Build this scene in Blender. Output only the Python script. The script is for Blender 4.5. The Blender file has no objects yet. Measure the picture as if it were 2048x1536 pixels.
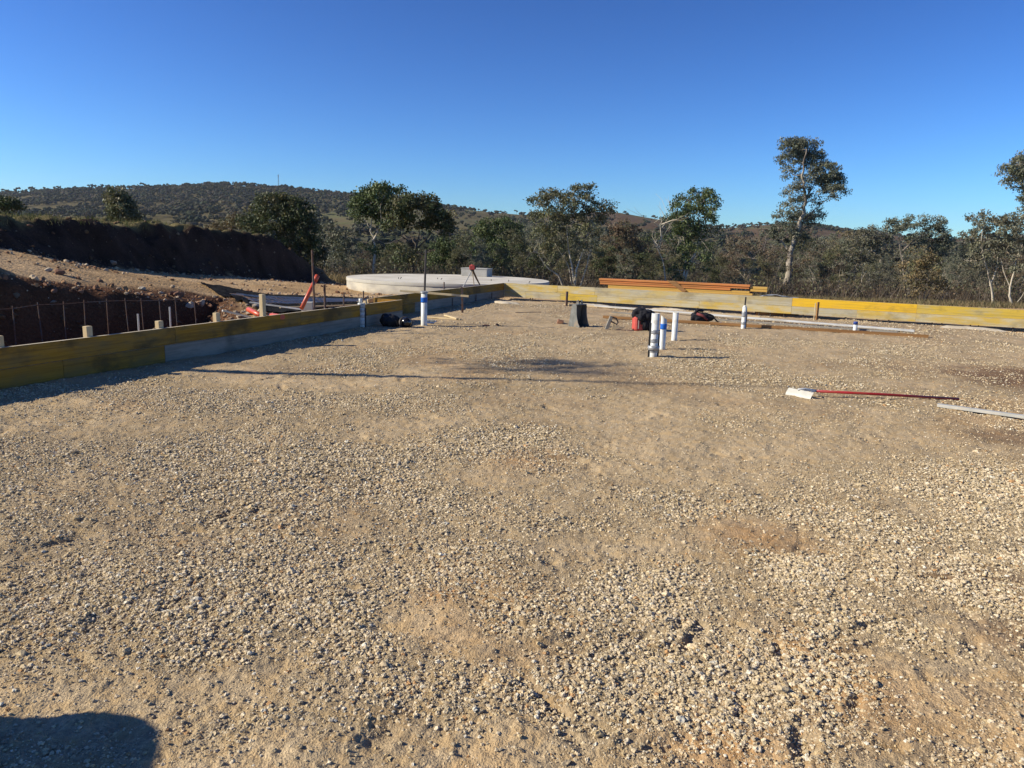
import bpy, math, random
import numpy as np
from mathutils import Vector, Matrix, Quaternion
random.seed(7)
RNG = np.random.default_rng(11)
SC = bpy.context.scene
COL = SC.collection

# ------------------------------------------------------------------ camera
CAM_H = 1.75
PITCH, ROLL, FPX = 0.185, 0.0275, 1480.0
_f = Vector((0, math.cos(PITCH), -math.sin(PITCH)))
_r0, _u0 = Vector((1, 0, 0)), Vector((0, math.sin(PITCH), math.cos(PITCH)))
_r = _r0*math.cos(ROLL) + _u0*math.sin(ROLL)
_u = _u0*math.cos(ROLL) - _r0*math.sin(ROLL)
cd = bpy.data.cameras.new('camera')
cam = bpy.data.objects.new('camera', cd)
COL.objects.link(cam)
M = Matrix(((_r.x, _u.x, -_f.x, 0), (_r.y, _u.y, -_f.y, 0), (_r.z, _u.z, -_f.z, CAM_H), (0, 0, 0, 1)))
cam.matrix_world = M
cd.sensor_width = 36
cd.lens = FPX/2048*36
cd.clip_start = 0.05
cd.clip_end = 9000
SC.camera = cam

# ------------------------------------------------------------------ light
SUN_EL = math.radians(29.5)
SUN_AZ = math.atan2(-.9925, -.122)
w = bpy.data.worlds.new('World')
SC.world = w
w.use_nodes = True
nt = w.node_tree
bg = nt.nodes['Background']
sky = nt.nodes.new('ShaderNodeTexSky')
sky.sky_type = 'NISHITA'
sky.sun_disc = False
sky.sun_elevation = SUN_EL
sky.sun_rotation = SUN_AZ
sky.altitude = 600
sky.air_density = 1.0
sky.dust_density = 0.15
sky.ozone_density = 3.0
SKY_STR = 0.066
bg.inputs['Strength'].default_value = SKY_STR
gm = nt.nodes.new('ShaderNodeGamma'); gm.inputs[1].default_value = 1.55
mu = nt.nodes.new('ShaderNodeMix'); mu.data_type = 'RGBA'; mu.blend_type = 'MULTIPLY'; mu.inputs[0].default_value = 1
mu.inputs[7].default_value = (.27, .43, .62, 1)
mu.clamp_result = False
nt.links.new(sky.outputs[0], gm.inputs[0]); nt.links.new(gm.outputs[0], mu.inputs[6]); nt.links.new(mu.outputs[2], bg.inputs['Color'])
sd = bpy.data.lights.new('sun', 'SUN')
sd.energy = 5.0
sd.angle = math.radians(0.53)
sd.color = (1.0, 0.915, 0.74)
sun = bpy.data.objects.new('sun', sd)
COL.objects.link(sun)
TO_SUN = Vector((math.sin(SUN_AZ)*math.cos(SUN_EL), math.cos(SUN_AZ)*math.cos(SUN_EL), math.sin(SUN_EL)))
sun.rotation_euler = TO_SUN.to_track_quat('Z', 'Y').to_euler()
sun.location = (-30, -5, 30)
SC.view_settings.view_transform = 'Standard'
SC.view_settings.look = 'None'
SC.view_settings.exposure = 0.5
SC.view_settings.gamma = 1.0
SC.cycles.max_bounces = 6
SC.cycles.diffuse_bounces = 3
SC.cycles.transparent_max_bounces = 6

# ------------------------------------------------------------------ helpers
def ray(px, py):
    return _f*FPX + _r*(px-1024) - _u*(py-768)
def P(px, py, z=0.0):
    d = ray(px, py); t = (z-CAM_H)/d.z
    return Vector((d.x*t, d.y*t, z))
def PD(px, py, Y):
    d = ray(px, py); t = Y/d.y
    return Vector((d.x*t, Y, CAM_H+d.z*t))

def h2(ix, iy, seed):
    h = (ix.astype(np.int64)*374761393 + iy.astype(np.int64)*668265263 + seed*2246822519) & 0xffffffff
    h = ((h ^ (h >> 13))*1274126177) & 0xffffffff
    h = ((h ^ (h >> 15))*2246822519) & 0xffffffff
    return ((h ^ (h >> 16)) & 0xffffff)/float(0x1000000)
def vn(x, y, seed=0):
    x = np.asarray(x, float); y = np.asarray(y, float)
    ix = np.floor(x); iy = np.floor(y); fx = x-ix; fy = y-iy
    fx = fx*fx*(3-2*fx); fy = fy*fy*(3-2*fy)
    a = h2(ix, iy, seed); b = h2(ix+1, iy, seed); c = h2(ix, iy+1, seed); d = h2(ix+1, iy+1, seed)
    return (a*(1-fx)+b*fx)*(1-fy) + (c*(1-fx)+d*fx)*fy - .5
def fbm(x, y, o=4, seed=0, g=.5):
    s = 0; a = 1
    for i in range(o):
        ca, sa = math.cos(.7*i), math.sin(.7*i)
        s = s + a*vn((x*ca-y*sa)*2**i, (x*sa+y*ca)*2**i, seed+i*17); a *= g
    return s
def sst(t):
    t = np.clip(t, 0, 1); return t*t*(3-2*t)

def tag(o, label=None, cat=None, group=None, kind=None):
    if label: o['label'] = label
    if cat: o['category'] = cat
    if group: o['group'] = group
    if kind: o['kind'] = kind
    elif cat: o['kind'] = 'thing'
    return o
def empty(name, loc, rz=0.0, rot=None):
    o = bpy.data.objects.new(name, None)
    COL.objects.link(o)
    o.location = loc
    if rot is not None: o.rotation_euler = rot
    else: o.rotation_euler = (0, 0, rz)
    o.empty_display_size = .2
    return o
def kids(o):
    return [c for c in bpy.data.objects if c.parent == o]
CH = {}
def copy_tree(o, parent=None):
    c = o.copy(); COL.objects.link(c); c.parent = parent
    CH[c.name] = []
    for ch in CH.get(o.name, []):
        CH[c.name].append(copy_tree(ch, c))
    return c
def link(name, me, mat, parent=None):
    o = bpy.data.objects.new(name, me)
    COL.objects.link(o)
    if mat: me.materials.append(mat)
    if parent is not None:
        o.parent = parent
        CH.setdefault(parent.name, []).append(o)
    return o
def np_mesh(name, V, F, mat, parent=None, smooth=False, col=None, attr=None):
    """V (n,3), F (m,k) all the same k."""
    me = bpy.data.meshes.new(name)
    V = np.asarray(V, np.float32); F = np.asarray(F, np.int32)
    k = F.shape[1]
    me.vertices.add(len(V)); me.vertices.foreach_set('co', V.ravel())
    me.loops.add(F.size); me.loops.foreach_set('vertex_index', F.ravel())
    me.polygons.add(len(F))
    me.polygons.foreach_set('loop_start', np.arange(0, F.size, k, dtype=np.int32))
    me.polygons.foreach_set('loop_total', np.full(len(F), k, np.int32))
    me.polygons.foreach_set('use_smooth', np.full(len(F), smooth))
    me.update(calc_edges=True)
    if col is not None:
        ca = me.color_attributes.new('tint', 'FLOAT_COLOR', 'POINT')
        c4 = np.ones((len(V), 4), np.float32); c4[:, :3] = col
        ca.data.foreach_set('color', c4.ravel())
    return link(name, me, mat, parent)

class MB:
    def __init__(s): s.v = []; s.f = []
    def add(s, V, F):
        b = len(s.v); s.v += [tuple(v) for v in V]; s.f += [tuple(i+b for i in f) for f in F]; return s
    def box(s, lo, hi, bev=0.0, M=None):
        x0, y0, z0 = lo; x1, y1, z1 = hi
        if bev <= 0:
            V = [(x0,y0,z0),(x1,y0,z0),(x1,y1,z0),(x0,y1,z0),(x0,y0,z1),(x1,y0,z1),(x1,y1,z1),(x0,y1,z1)]
            F = [(0,3,2,1),(4,5,6,7),(0,1,5,4),(1,2,6,5),(2,3,7,6),(3,0,4,7)]
            s.top = getattr(s, 'top', [])+[len(s.f)+1]
        else:
            b = bev; V = []; F = []
            def ring(z, i):
                return [(x0+i,y0+b+i if 0 else y0+i,z),(x1-i,y0+i,z),(x1-i,y1-i,z),(x0+i,y1-i,z)]
            # chamfered vertical edges and top/bottom
            def oct_(z, i):
                return [(x0+b+i,y0+i,z),(x1-b-i,y0+i,z),(x1-i,y0+b+i,z),(x1-i,y1-b-i,z),(x1-b-i,y1-i,z),(x0+b+i,y1-i,z),(x0+i,y1-b-i,z),(x0+i,y0+b+i,z)]
            V = oct_(z0, b*.7)+oct_(z0+b, 0)+oct_(z1-b, 0)+oct_(z1, b*.7)
            for r in range(3):
                for k in range(8):
                    F.append((r*8+k, r*8+(k+1) % 8, (r+1)*8+(k+1) % 8, (r+1)*8+k))
            F.append(tuple(range(7, -1, -1))); F.append(tuple(range(24, 32)))
        if M is not None: V = [M @ Vector(v) for v in V]
        return s.add(V, F)
    def beam(s, a, b, wd, ht, up=(0, 0, 1), bev=0.0):
        a = Vector(a); b = Vector(b); X = (b-a).normalized(); Y = Vector(up).cross(X).normalized(); Z = X.cross(Y)
        Mx = Matrix(((X.x,Y.x,Z.x,a.x),(X.y,Y.y,Z.y,a.y),(X.z,Y.z,Z.z,a.z),(0,0,0,1)))
        return s.box((0,-wd/2,-ht/2), ((b-a).length, wd/2, ht/2), bev, Mx)
    def tube(s, pts, rad, n=8, caps=True):
        pts = [Vector(p) for p in pts]
        if not hasattr(rad, '__len__'): rad = [rad]*len(pts)
        V = []; F = []; prev = None
        for i, p in enumerate(pts):
            t = (pts[min(i+1, len(pts)-1)]-pts[max(i-1, 0)])
            t = t.normalized() if t.length > 1e-9 else Vector((0,0,1))
            if prev is None: e = t.orthogonal().normalized()
            else:
                e = prev - t*prev.dot(t)
                e = e.normalized() if e.length > 1e-6 else t.orthogonal().normalized()
            prev = e; g = t.cross(e)
            for k in range(n):
                a = 2*math.pi*k/n
                V.append(p+(e*math.cos(a)+g*math.sin(a))*rad[i])
        for i in range(len(pts)-1):
            for k in range(n):
                F.append((i*n+k, i*n+(k+1) % n, (i+1)*n+(k+1) % n, (i+1)*n+k))
        if caps:
            F.append(tuple(range(n-1, -1, -1))); F.append(tuple(range((len(pts)-1)*n, len(pts)*n)))
        return s.add(V, F)
    def prism(s, poly, a, b, axis='y'):
        n = len(poly)
        f = {'y': lambda p, t: (p[0], t, p[1]), 'z': lambda p, t: (p[0], p[1], t), 'x': lambda p, t: (t, p[0], p[1])}[axis]
        V = [f(p, a) for p in poly]+[f(p, b) for p in poly]
        F = [tuple(range(n-1, -1, -1)), tuple(range(n, 2*n))]+[(k, (k+1) % n, n+(k+1) % n, n+k) for k in range(n)]
        return s.add(V, F)
    def lathe(s, prof, n=24, M=None, caps=True):
        V = []; F = []
        for r, z in prof:
            for k in range(n):
                a = 2*math.pi*k/n; V.append(Vector((r*math.cos(a), r*math.sin(a), z)))
        for i in range(len(prof)-1):
            for k in range(n):
                F.append((i*n+k, i*n+(k+1) % n, (i+1)*n+(k+1) % n, (i+1)*n+k))
        if caps:
            F.append(tuple(range(n-1, -1, -1))); F.append(tuple(range((len(prof)-1)*n, len(prof)*n)))
        if M is not None: V = [M @ v for v in V]
        return s.add(V, F)
    def build(s, name, mat, parent=None, smooth=False):
        me = bpy.data.meshes.new(name)
        me.from_pydata([tuple(v) for v in s.v], [], s.f)
        if smooth: me.polygons.foreach_set('use_smooth', [len(p.vertices) <= 4 for p in me.polygons])
        me.update()
        return link(name, me, mat, parent)

# ------------------------------------------------------------------ materials
MATS = {}
def mat(name, c1, c2=None, scale=5.0, rough=.8, stretch=(1, 1, 1), bump=0.0, bscale=None, metal=0.0, c3=None, s3=2.0, detail=6, t3=(.45, .6), tint=False, ramp=(.35, .65), spec=.3, trans=0.0):
    if name in MATS: return MATS[name]
    m = bpy.data.materials.new(name); m.use_nodes = True
    N = m.node_tree; b = N.nodes['Principled BSDF']
    b.inputs['Roughness'].default_value = rough
    b.inputs['Metallic'].default_value = metal
    b.inputs['Specular IOR Level'].default_value = spec
    def n(t, **k):
        x = N.nodes.new(t)
        for a, v in k.items(): setattr(x, a, v)
        return x
    def L(a, b_): N.links.new(a, b_)
    tc = n('ShaderNodeTexCoord'); mp = n('ShaderNodeMapping'); mp.inputs['Scale'].default_value = stretch
    L(tc.outputs['Object'], mp.inputs['Vector'])
    out = None
    if c2 is not None:
        nz = n('ShaderNodeTexNoise'); nz.inputs['Scale'].default_value = scale; nz.inputs['Detail'].default_value = detail
        nz.inputs['Roughness'].default_value = .6
        L(mp.outputs[0], nz.inputs['Vector'])
        rp = n('ShaderNodeValToRGB'); rp.color_ramp.elements[0].position = ramp[0]; rp.color_ramp.elements[1].position = ramp[1]
        rp.color_ramp.elements[0].color = (*c1, 1); rp.color_ramp.elements[1].color = (*c2, 1)
        L(nz.outputs['Fac'], rp.inputs[0]); out = rp.outputs[0]
        if c3 is not None:
            n3 = n('ShaderNodeTexNoise'); n3.inputs['Scale'].default_value = s3; n3.inputs['Detail'].default_value = 5
            L(mp.outputs[0], n3.inputs['Vector'])
            r3 = n('ShaderNodeMapRange'); r3.inputs[1].default_value = t3[0]; r3.inputs[2].default_value = t3[1]
            L(n3.outputs['Fac'], r3.inputs[0])
            mx = n('ShaderNodeMix', data_type='RGBA'); L(r3.outputs[0], mx.inputs[0]); L(out, mx.inputs[6]); mx.inputs[7].default_value = (*c3, 1)
            out = mx.outputs[2]
    if tint:
        at = n('ShaderNodeVertexColor'); at.layer_name = 'tint'
        if out is None: out = at.outputs[0]
        else:
            mx = n('ShaderNodeMix', data_type='RGBA', blend_type='MULTIPLY'); mx.inputs[0].default_value = 1
            L(out, mx.inputs[6]); L(at.outputs[0], mx.inputs[7]); out = mx.outputs[2]
    if out is None: b.inputs['Base Color'].default_value = (*c1, 1)
    else: L(out, b.inputs['Base Color'])
    if bump > 0:
        nb = n('ShaderNodeTexNoise'); nb.inputs['Scale'].default_value = bscale or scale*3; nb.inputs['Detail'].default_value = 6
        L(mp.outputs[0], nb.inputs['Vector'])
        bp = n('ShaderNodeBump'); bp.inputs['Strength'].default_value = 1; bp.inputs['Distance'].default_value = bump
        L(nb.outputs['Fac'], bp.inputs['Height']); L(bp.outputs[0], b.inputs['Normal'])
    if trans > 0:
        tr = n('ShaderNodeBsdfTranslucent'); mxs = n('ShaderNodeMixShader'); mxs.inputs[0].default_value = trans
        if out is not None: L(out, tr.inputs[0])
        L(b.outputs[0], mxs.inputs[1]); L(tr.outputs[0], mxs.inputs[2])
        L(mxs.outputs[0], N.nodes['Material Output'].inputs['Surface'])
    MATS[name] = m
    return m
GR = (.35, 12, 12)   # grain stretch along local X
def board(name, base, alt, worn, dirt, wear=.5, dirty=.5):
    m = bpy.data.materials.new(name); m.use_nodes = True; N = m.node_tree; b = N.nodes['Principled BSDF']
    b.inputs['Roughness'].default_value = .8; b.inputs['Specular IOR Level'].default_value = .2
    tc = N.nodes.new('ShaderNodeTexCoord'); oi = N.nodes.new('ShaderNodeObjectInfo')
    ad = N.nodes.new('ShaderNodeVectorMath'); ad.operation = 'ADD'; N.links.new(tc.outputs['Object'], ad.inputs[0]); N.links.new(oi.outputs['Random'], ad.inputs[1])
    def noise(st, sc, lo, hi, det=6):
        mp = N.nodes.new('ShaderNodeMapping'); mp.inputs['Scale'].default_value = st; N.links.new(ad.outputs[0], mp.inputs[0])
        n = N.nodes.new('ShaderNodeTexNoise'); n.inputs['Scale'].default_value = sc; n.inputs['Detail'].default_value = det; n.inputs['Roughness'].default_value = .65
        N.links.new(mp.outputs[0], n.inputs['Vector'])
        r = N.nodes.new('ShaderNodeMapRange'); r.inputs[1].default_value = lo; r.inputs[2].default_value = hi; N.links.new(n.outputs['Fac'], r.inputs[0]); return r.outputs[0], n
    def mix(f, c1, c2):
        x = N.nodes.new('ShaderNodeMix'); x.data_type = 'RGBA'; N.links.new(f, x.inputs[0])
        for k, c in ((6, c1), (7, c2)):
            if isinstance(c, tuple): x.inputs[k].default_value = (*c, 1)
            else: N.links.new(c, x.inputs[k])
        return x.outputs[2]
    g, gn = noise((.7, 10, 26), 3, .38, .62)
    p, _ = noise((.9, 2, 3.2), 1.6, .62-.3*wear, .80-.3*wear)
    q, _ = noise((1.4, 2, 2.2), 1.1, .70-.3*dirty, .86-.3*dirty)
    st, _ = noise((.25, 5, 9), 2.4, .52, .60, 3)
    c = mix(g, base, alt); c = mix(p, c, worn); 
    st2 = N.nodes.new('ShaderNodeMath'); st2.operation = 'MULTIPLY'; st2.inputs[1].default_value = .35; N.links.new(st, st2.inputs[0])
    c = mix(st2.outputs[0], c, dirt); q2 = N.nodes.new('ShaderNodeMath'); q2.operation = 'MULTIPLY'; q2.inputs[1].default_value = .75; N.links.new(q, q2.inputs[0])
    c = mix(q2.outputs[0], c, dirt)
    N.links.new(c, b.inputs['Base Color'])
    bp = N.nodes.new('ShaderNodeBump'); bp.inputs['Distance'].default_value = .0015; N.links.new(gn.outputs['Fac'], bp.inputs['Height']); N.links.new(bp.outputs[0], b.inputs['Normal'])
    MATS[name] = m; return m
m_yel = board('form_board_yellow', (.31, .155, .014), (.40, .215, .03), (.23, .15, .05), (.07, .05, .022), .6, .75)
m_ygrn = board('form_board_mustard', (.26, .135, .016), (.33, .18, .03), (.20, .13, .045), (.07, .05, .022), .6, .75)
m_yfad = board('form_board_faded', (.45, .39, .24), (.52, .46, .31), (.52, .36, .08), (.26, .21, .11), .7, .5)
m_yg = board('form_board_grey_yellow', (.39, .35, .25), (.46, .42, .31), (.47, .36, .14), (.24, .20, .13), .6, .6)
m_bright = board('form_board_bright', (.66, .39, .02), (.72, .45, .035), (.60, .36, .06), (.26, .18, .05), .35, .3)
m_ochre = board('form_board_ochre', (.50, .34, .045), (.58, .41, .07), (.42, .35, .18), (.19, .15, .06), .5, .5)
m_grey = board('form_board_grey', (.19, .175, .15), (.25, .23, .195), (.28, .26, .22), (.11, .10, .08), .6, .6)
m_pine = mat('raw_pine', (.50, .38, .21), (.60, .48, .29), 3, .8, (1, 10, 10), .0008, 20)
m_pinez = mat('raw_pine_upright', (.50, .38, .21), (.60, .48, .29), 3, .8, (10, 10, 1), .0008, 20)
m_lvl = mat('orange_lvl', (.52, .17, .045), (.60, .25, .08), 2.2, .65, (.4, 6, 8), .0006, 20, c3=(.40, .17, .05), s3=1.2)
m_lvly = mat('yellow_lvl', (.52, .30, .06), (.56, .36, .10), 2.2, .7, (.4, 6, 8), .0006, 20)
m_brown = mat('brown_timber', (.20, .10, .035), (.30, .16, .06), 2.2, .75, (.4, 6, 8), .0008, 20)
m_pvc = mat('white_pvc', (.60, .60, .56), (.68, .68, .64), 6, .35, bump=.0003, spec=.5, c3=(.44, .40, .32), s3=6, t3=(.52, .68))
m_tape = mat('silver_duct_tape', (.25, .26, .27), (.40, .41, .42), 18, .42, (1, 1, 4), metal=.3, bump=.002, bscale=25)
m_blk = mat('black_plastic', (.012, .012, .014), (.02, .02, .022), 8, .5, bump=.002, bscale=20)
m_blue = mat('blue_tape', (.01, .10, .42), (.015, .13, .5), 15, .5, bump=.001)
m_bluecap = mat('blue_cap', (.02, .045, .2), (.03, .06, .25), 9, .5)
m_cloth = mat('black_cloth', (.009, .009, .013), (.018, .018, .024), 25, .95, bump=.003, bscale=40)
m_steel = mat('rusty_steel', (.10, .05, .03), (.16, .09, .06), 20, .75, bump=.001, c3=(.09, .08, .08), s3=8)
m_dsteel = mat('dark_steel', (.05, .045, .045), (.08, .07, .065), 14, .6, bump=.001, metal=.4)
m_galv = mat('galvanised', (.40, .41, .42), (.5, .51, .52), 12, .45, metal=.35, bump=.0004)
m_alu = mat('aluminium', (.55, .56, .55), (.66, .66, .64), 6, .4, (.5, 5, 5), metal=.25, bump=.0003, c3=(.45, .43, .38), s3=4)
m_white = mat('white_enamel', (.42, .41, .36), (.52, .50, .44), 7, .45, c3=(.5, .46, .38), s3=6, t3=(.58, .75))
m_red = mat('red_paint', (.26, .010, .012), (.33, .016, .018), 7, .4, spec=.5, c3=(.28, .03, .02), s3=5)
m_redp = mat('red_plastic', (.45, .07, .055), (.52, .11, .09), 7, .5)
m_orange = mat('orange_pvc', (.50, .07, .025), (.58, .10, .04), 5, .4, spec=.5)
m_conc = mat('pale_concrete', (.58, .54, .45), (.66, .62, .53), 1.2, .9, bump=.004, bscale=20, c3=(.50, .46, .38), s3=.9)
m_concs = mat('concrete_edge', (.50, .45, .35), (.40, .37, .31), 1.6, .9, (1, 1, 2), bump=.004, bscale=14, c3=(.34, .31, .26), s3=1.1)
m_concb = mat('concrete_block', (.32, .31, .28), (.40, .385, .35), 3, .9, bump=.004, bscale=20)
m_rock = mat('field_rock', (.38, .31, .22), (.50, .44, .34), 9, .92, bump=.01, bscale=14, c3=(.30, .17, .10), s3=4)
m_rockd = mat('brown_clod_shaded_rock', (.16, .08, .05), (.24, .13, .08), 9, .95, bump=.012, bscale=18)
m_barkw = mat('pale_gum_bark', (.45, .38, .29), (.60, .53, .42), 2.2, .85, (2, 2, .8), .01, 8, c3=(.20, .15, .11), s3=.9, t3=(.52, .68))
m_barkg = mat('grey_gum_bark', (.27, .23, .18), (.46, .40, .32), 1.8, .85, (2, 2, .8), .012, 8, c3=(.13, .10, .08), s3=.8, t3=(.46, .60))
m_barkd = mat('dark_bark', (.055, .042, .032), (.10, .08, .062), 4, .95, (2, 2, .6), .012, 8)
m_twig = mat('grey_twigs', (.15, .125, .10), (.24, .20, .17), 3, .9)
m_leaf = mat('gum_leaves', (.75, .75, .75), (1.15, 1.1, 1.0), .9, .6, tint=True, trans=.22, spec=.35)
m_hillleaf = mat('distant_tree_leaves', (.8, .8, .8), (1.1, 1.1, 1.1), .05, .9, tint=True, spec=.1)
m_grass = mat('dry_grass', (.8, .8, .8), (1.1, 1.1, 1.1), 3, .9, tint=True, trans=.25, spec=.1)
m_stone = mat('gravel_stone', (.78, .78, .80), (1.12, 1.1, 1.05), 120, .9, tint=True, spec=.2, bump=.0015, bscale=160)
# ------------------------------------------------------------------ layout (metres, camera at x=0,y=0)
A0 = P(0, 696, .48); A0.z = 0                # left form wall, near section: a point on its top line at the frame's left edge
A1 = P(805, 599.5, .48); A1.z = 0            # its far end
B0 = P(750, 595.0, .48); B0.z = 0            # set-back far section
CR = P(1009, 565.8, .48); CR.z = 0           # corner
R1 = P(2048, 620, .48); R1.z = 0
dW = (A1-A0).normalized(); nW = Vector((-dW.y, dW.x, 0))
dR = (R1-CR).normalized(); nR = Vector((-dR.y, dR.x, 0))    # away from camera
if nR.y < 0: nR = -nR
def uv(x, y):
    return (x-A0.x)*nW.x+(y-A0.y)*nW.y, (x-A0.x)*dW.x+(y-A0.y)*dW.y
def wR(x, y):
    return (x-CR.x)*nR.x+(y-CR.y)*nR.y
dB = (CR-B0).normalized(); nB = Vector((-dB.y, dB.x, 0))

PIXM = [ # gravel rich patches: photo px, py, rx, ry, weight
 (150,1200,330,110,.9),(520,960,300,90,.8),(700,1000,380,70,.5),(1050,930,200,60,.4),(1450,1330,230,90,.7),(1700,1150,200,50,.55),
 (1300,1180,150,50,.5),(1950,970,150,60,.6),(1150,1440,260,90,.45),(1650,1420,150,90,.4),(760,1260,60,60,.5),(900,880,260,40,.4),
 (1380,1000,180,40,.5),(1700,1290,120,40,.4),(380,830,250,40,.3),(1750,800,120,30,.4),(560,1450,200,40,.3),
 (850,1240,120,45,-.9),(1520,1080,110,35,-1.0),(1250,850,260,40,-.3),(330,1370,200,35,-.6),(1850,1230,150,110,-.6),(1100,1100,180,50,-.3),
 (150,960,150,40,-.4),(1950,1400,120,120,-.5),(1500,900,240,35,-.3),(1050,1290,160,45,-.5),(500,1330,90,40,-.4)]
_pm = []
for px, py, rx, ry, wt in PIXM:
    c = P(px, py); e = P(px+rx, py); g1 = P(px, py+ry*.9); g0 = P(px, py-ry*.9)
    _pm.append((c.x, (g0.y+g1.y)/2, abs(e.x-c.x), abs(g0.y-g1.y)/2+.05, wt))
def gravel_mask(x, y):
    m = .33 + .95*fbm(x*.9, y*.9, 4, 5) + .35*fbm(x*3.1, y*3.1, 3, 9)
    wx = x+.35*fbm(x*1.3, y*1.3, 3, 71); wy = y+.35*fbm(x*1.3, y*1.3, 3, 72)
    for cx, cy, rx, ry, wt in _pm:
        m = m + wt*np.exp(-((wx-cx)/rx)**2*1.2-((wy-cy)/ry)**2*1.2)
    return np.clip(m, 0, 1)
# prints, scrapes and scuffs pressed into the gravel
_d = np.random.default_rng(3)
DENTS = []
for px, py, L_, W_, a_, dep in [(840,1265,.16,.06,-.2,.012),(560,1335,.10,.05,.3,.02),(1385,1275,.13,.035,1.1,.03),(1090,1400,.16,.03,-.9,.022),(1560,1310,.14,.02,1.3,.02),
        (965,1190,.12,.02,-.8,.015),(700,1175,.05,.03,0,.02),(1720,1260,.25,.03,.5,.012),(1330,1490,.12,.05,.2,.02),(1600,1490,.16,.05,1.2,.03),(1890,1160,.07,.05,0,.03),
        (760,1470,.10,.05,.6,.02),(330,1310,.12,.04,.2,.02),(330,1215,.06,.03,1.2,.02),(1120,920,.3,.1,0,.02)]:
    c = P(px, py); DENTS.append((c.x, c.y, L_, W_, a_, dep))
for px, py, L_, W_, a_, dep in [(1830,1235,.5,.02,.35,.012),(1700,1300,.4,.018,.45,.012),(1560,1290,.3,.02,-.9,.015),(1000,1230,.3,.02,-.8,.010),(620,1270,.4,.02,.2,.010),(1240,1120,.3,.03,.1,.010),(1480,1420,.12,.03,1.0,.014),(1140,1480,.12,.03,-.7,.012),(260,1440,.2,.04,.3,.015)]:
    c = P(px, py); DENTS.append((c.x, c.y, L_, W_, a_, dep))
for i in range(240):
    yy = 2.0+12*_d.random()**1.4; xx = (_d.random()*2-1)*(.8*yy+.5)
    DENTS.append((xx, yy, .06+.12*_d.random(), .025+.04*_d.random(), _d.random()*3.14, .006+.016*_d.random()))
def pad_h(x, y, fine=True):
    h = .030*fbm(x*.35, y*.35, 3, 21) + .022*fbm(x*1.6, y*1.6, 3, 22)
    if fine:
        h = h + .015*fbm(x*7, y*7, 4, 23)
        g = gravel_mask(x, y)
        h = h + (.006+.005*g)*(np.abs(vn(x*46, y*46, 31))*2) + .0075*fbm(x*34, y*34, 2, 33) + .006*np.maximum(fbm(x*5.5+y*1.2, y*16, 3, 34), 0)
    for cx, cy, L_, W_, a_, dep in DENTS:
        sel = (np.abs(x-cx) < L_*2.5) & (np.abs(y-cy) < L_*2.5)
        if not np.any(sel): continue
        dx = x[sel]-cx; dy = y[sel]-cy; ca, sa = math.cos(a_), math.sin(a_)
        wz = 1+.9*fbm(dx*14+cx*7, dy*14+cy*5, 2, 35)
        q = np.sqrt(((dx*ca+dy*sa)/L_)**2+((-dx*sa+dy*ca)/W_)**2)*wz
        h[sel] += dep*(-np.exp(-q**2*1.5)+.28*np.exp(-((q-1.35)/.3)**2)*(fbm(dx*9+cy, dy*9+cx, 2, 36) > -.1))
    # darker damp scrape at right and heaped lip along the far wall
    return h
def pad_inside(x, y):
    """>0 inside the pad (metres to its border)."""
    u, v = uv(x, y)
    a = -u-.02
    ub = (x-B0.x)*nB.x+(y-B0.y)*nB.y
    beyond = v > (A1-A0).length-.02
    a = np.where(beyond, -ub-.02, a)
    return np.minimum(a, -wR(x, y)-.02)

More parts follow.
